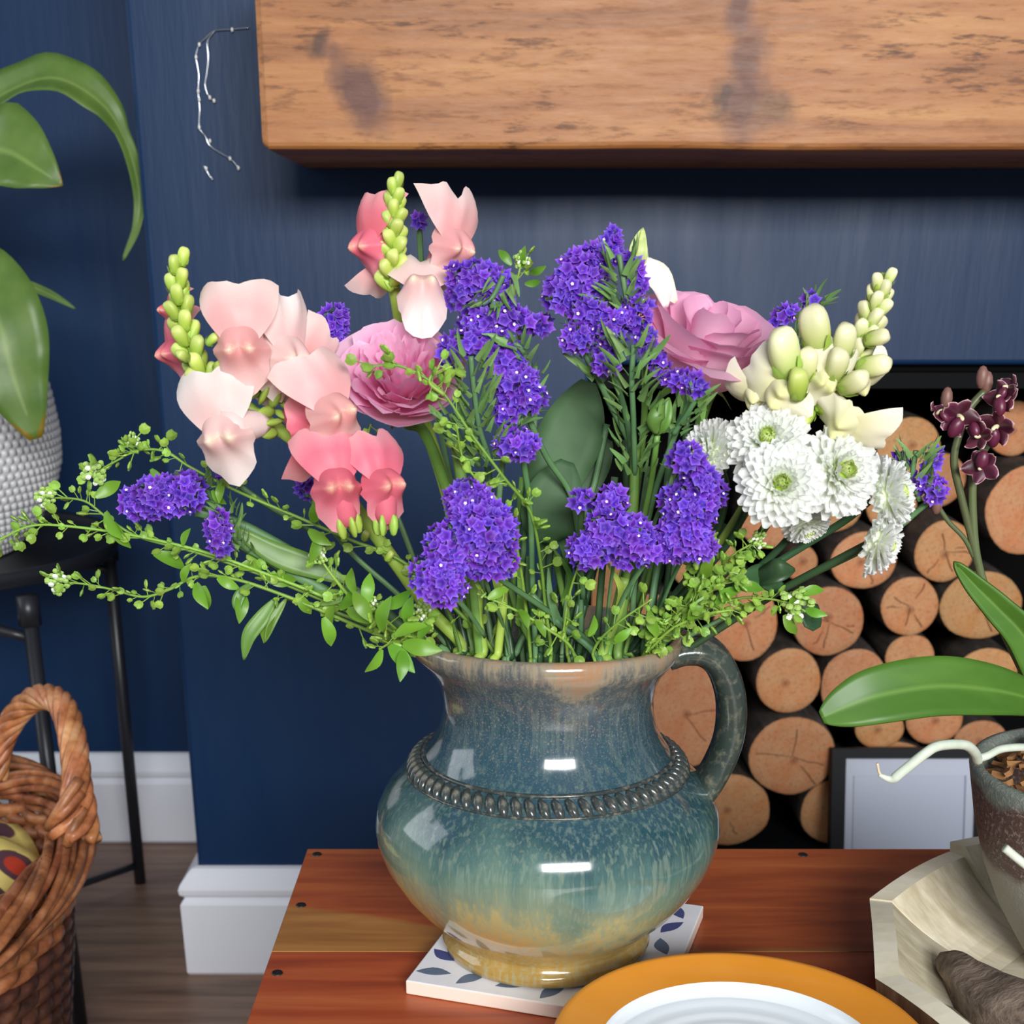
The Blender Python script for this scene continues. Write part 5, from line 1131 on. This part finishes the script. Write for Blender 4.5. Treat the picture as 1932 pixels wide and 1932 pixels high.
pennycress('dense pennycress sprig full of light green seed pods leaning out above the handle',
           [(True, [(1430, 1020, .665), (1380, 1050, .67), (1320, 1110, .68), (1260, 1170, .685), (1220, 1226, .69)], 60, 1.8, .9), (True, [(1400, 1080, .66), (1350, 1110, .665), (1280, 1160, .675), (1230, 1226, .69)], 60, 0, .9), (True, [(1385, 1150, .66), (1330, 1160, .665), (1270, 1185, .675), (1225, 1228, .69)], 46, 0, .8), (True, [(1500, 1140, .675), (1450, 1130, .68), (1390, 1130, .685), (1300, 1165, .69), (1230, 1228, .695)], 30, 3.4, .6), (False, [(1330, 1030, .665), (1320, 1080, .67), (1290, 1140, .68)], 26, 0, .9)], 65,
           leaves=[(1350, 1140, .66, 60, 2.2), (1300, 1170, .665, 30, 2.0), (1490, 1140, .672, 40, 1.8), (1510, 1120, .672, 70, 1.8), (1480, 1160, .672, 150, 1.8), (1240, 1200, .67, -20, 2.0), (1390, 1110, .66, 80, 2.0), (1520, 1150, .674, 100, 1.6), (1330, 1090, .66, 20, 2.0)])
pennycress('wispy pennycress sprig threading past the lilac-pink rose into the middle of the bouquet',
           [(True, [(700, 690, .650), (760, 692, .650), (830, 735, .652), (890, 820, .655), (950, 900, .66), (1000, 965, .67), (1020, 1060, .685), (1030, 1150, .69), (1040, 1230, .695)], 54, 0, .9), (False, [(830, 690, .652), (810, 720, .651), (838, 745, .652)], 10, 0, .8), (True, [(860, 800, .65), (880, 880, .66), (950, 960, .67), (980, 1060, .68), (1000, 1228, .695)], 30, 0, .8)], 66)
pennycress('small pale green sprig tip standing clear above the statice against the navy wall',
           [(True, [(984, 492, .70), (978, 520, .70), (970, 560, .705), (985, 680, .73), (1010, 900, .74), (1030, 1226, .735)], 8, 1.6, .6)], 67, leaves=[(965, 500, .70, -40, 1.4), (985, 505, .70, 10, 1.4), (1000, 515, .70, 60, 1.3), (975, 525, .70, -70, 1.3), (990, 535, .70, 90, 1.2), (960, 530, .70, -90, 1.2)])
pennycress('low pennycress sprig crossing the bare stems just inside the jug rim',
           [(True, [(900, 1120, .655), (960, 1145, .66), (1030, 1185, .665), (1080, 1228, .675)], 12, 0, .8), (True, [(1120, 1000, .66), (1080, 1100, .67), (1065, 1180, .68), (1070, 1230, .685)], 16, 0, .9), (True, [(1230, 1130, .66), (1160, 1180, .67), (1120, 1228, .68)], 14, 0, .9)], 68, leaves=[(980, 1150, .655, 170, 1.6), (920, 1130, .655, 60, 1.6), (1110, 1200, .66, 30, 1.6), (1010, 1170, .66, 150, 1.4), (1160, 1210, .66, 50, 1.6)])

G_BROAD = m_leaf('broad_leaf', S(44, 80, 50), S(80, 114, 72), 0.65, 0.2, 30)
leafthing('rose_leaf_stem', 'broad dull green leaves in the middle of the bouquet behind the bare stems', 'foliage',
          [([(1110, 720, .735), (1085, 800, .725), (1050, 890, .72), (1020, 1000, .72)], 62, (0, -1, .25), .15), ([(1070, 870, .71), (1050, 930, .705), (1035, 990, .705), (1030, 1025, .71)], 58, (0, -1, .2), .2), ([(1150, 830, .73), (1120, 880, .725), (1100, 960, .72)], 30, (0, -1, .2), .2)],
          G_BROAD, [(True, [(1040, 1000, .715), (1035, 1100, .712), (1030, 1228, .71)], .0018)])
leafthing('leaf_stem', 'dark narrow leaves drooping below the spout side of the bouquet', 'foliage',
          [([(520, 1130, .70), (495, 1165, .695), (470, 1200, .692), (460, 1245, .692)], 15, (0, -1, .2), .3), ([(475, 1100, .70), (455, 1120, .695), (448, 1140, .693), (455, 1160, .692)], 11, (0, -1, .2), .3), ([(540, 1130, .70), (515, 1170, .695), (500, 1212, .693)], 9, (0, -1, .2), .3), ([(590, 1120, .705), (640, 1125, .70), (600, 1142, .70)], 12, (0, -1, .2), .3), ([(445, 1000, .70), (520, 1045, .702), (590, 1070, .704), (660, 1100, .706)], 24, (0, -1, .3), .15)],
          G_STEM, [(True, [(540, 1128, .705), (620, 1150, .708), (720, 1190, .71), (810, 1228, .712)], .0012)])
leafthing('bud_stem', 'single fat green flower bud among the stems under the bright pink rose', 'foliage',
          [([(1235, 820, .675), (1250, 790, .67), (1262, 750, .672)], 16, (0, -1, .2), .5), ([(1240, 820, .67), (1240, 790, .664), (1252, 752, .668)], 17, (0.2, -1, .2), -.5)], G_STEM, [(True, [(1240, 822, .674), (1225, 930, .685), (1190, 1080, .69), (1150, 1228, .69)], .0016)])
# bare stems crowding the jug mouth
rs = random.Random(77)
TG = [((845, 960), (890, 1226), G_STEM, .0026), ((985, 900), (955, 1230), G_STEM, .0022), ((1045, 1040), (1085, 1232), G_STEM, .0024), ((1240, 1020), (1180, 1228), G_STEM, .0026), ((1160, 900), (1125, 1230), G_STAT, .0024), ((1025, 960), (1035, 1232), G_STAT, .0026), ((960, 1100), (1010, 1232), G_STEM, .0024), ((1205, 1000), (1150, 1230), G_STAT, .0026),
      ((860, 830), (905, 1228), G_STEM, .0038), ((815, 1080), (868, 1226), G_STEM, .0022), ((880, 900), (930, 1228), G_STAT, .0022), ((1010, 780), (985, 1232), G_STAT, .0020), ((1030, 850), (1092, 1020), G_STAT, .0022), ((1145, 800), (1092, 1020), G_STAT, .0022), ((1070, 880), (1060, 1232), G_STAT, .0016),
      ((1200, 840), (1165, 1226), G_STEM, .0034), ((1180, 1090), (1138, 1230), G_SNAP, .0040), ((1225, 880), (1190, 1226), G_STAT, .0024), ((1270, 800), (1215, 1222), G_STAT, .0024), ((905, 1110), (912, 1226), G_SNAP, .0034), ((950, 1060), (940, 1228), G_SNAP, .0030), ((1000, 1050), (1000, 1230), G_STAT, .0026),
      ((1030, 1080), (975, 1230), G_STAT, .0024), ((1060, 1090), (1020, 1230), G_DARK, .0026), ((1090, 1050), (1100, 1230), G_STAT, .0020), ((900, 1040), (950, 1232), G_DARK, .0026), ((1110, 960), (1075, 1232), G_DARK, .0020), ((845, 1060), (880, 1226), G_DARK, .0026), ((1000, 1120), (1120, 1232), G_STAT, .0026), ((1150, 1000), (1045, 1232), G_STAT, .0022),
      ((1260, 980), (1225, 1222), G_DARK, .0024), ((1330, 1010), (1240, 1220), G_DARK, .0028), ((1370, 990), (1250, 1218), G_DARK, .0030), ((812, 1090), (860, 1226), G_DARK, .0024), ((1065, 1000), (1050, 1232), G_DARK, .0022), ((1090, 1010), (1090, 1232), G_DARK, .0020), ((1125, 1060), (1080, 1232), G_DARK, .0022), ((870, 860), (895, 1226), G_DARK, .0022), ((920, 880), (965, 1232), G_DARK, .0024), ((1180, 830), (1205, 1224), G_DARK, .0022), ((800, 1110), (850, 1226), G_DARK, .0018), ((1300, 770), (1240, 1222), G_DARK, .0020)]
for i, (a, b, mt_, r_) in enumerate(TG):
    Ya, Yb = .715 + .03 * rs.random(), .70 + .035 * rs.random()
    if i in (19, 20, 16, 15, 8, 28): Ya, Yb = .69, .69
    lab_ = {8: 'thick pale green rose stem under the lilac-pink rose', 15: 'thick green rose stem under the bright pink rose', 16: 'short thick lime green stem just inside the handle side of the rim', 19: 'thick lime green stem at the rim below the darkest large statice cluster', 20: 'second lime green stem rising close to the first at the rim'}.get(i, 'thin bare green stem among the crowd rising from the jug mouth')
    t = thing('flower_stem', lab_, 'stem', W(b[0], b[1], Yb), 'bare stems in the jug mouth')
    mx = ((a[0] + b[0]) / 2 + rs.uniform(-8, 8), (a[1] + b[1]) / 2, (Ya + Yb) / 2)
    mk('stalk', tube(stempath([(*a, Ya), mx, (*b, Yb)], True), r_ * .8, 6, .6), mt_, t)
    if i % 2 == 0:
        P = [W(mx[0], mx[1], mx[2]), W(mx[0] + rs.uniform(-15, 15), mx[1] - 50, mx[2] - .006), W(mx[0] + rs.uniform(-26, 26), mx[1] - 105, mx[2] - .008)]
        mk('leaf', blade(P, lambda s: .0022 * (1 - s) ** .6 + .0002, (0, -1, .2), .3, 5, 3), mt_, t)
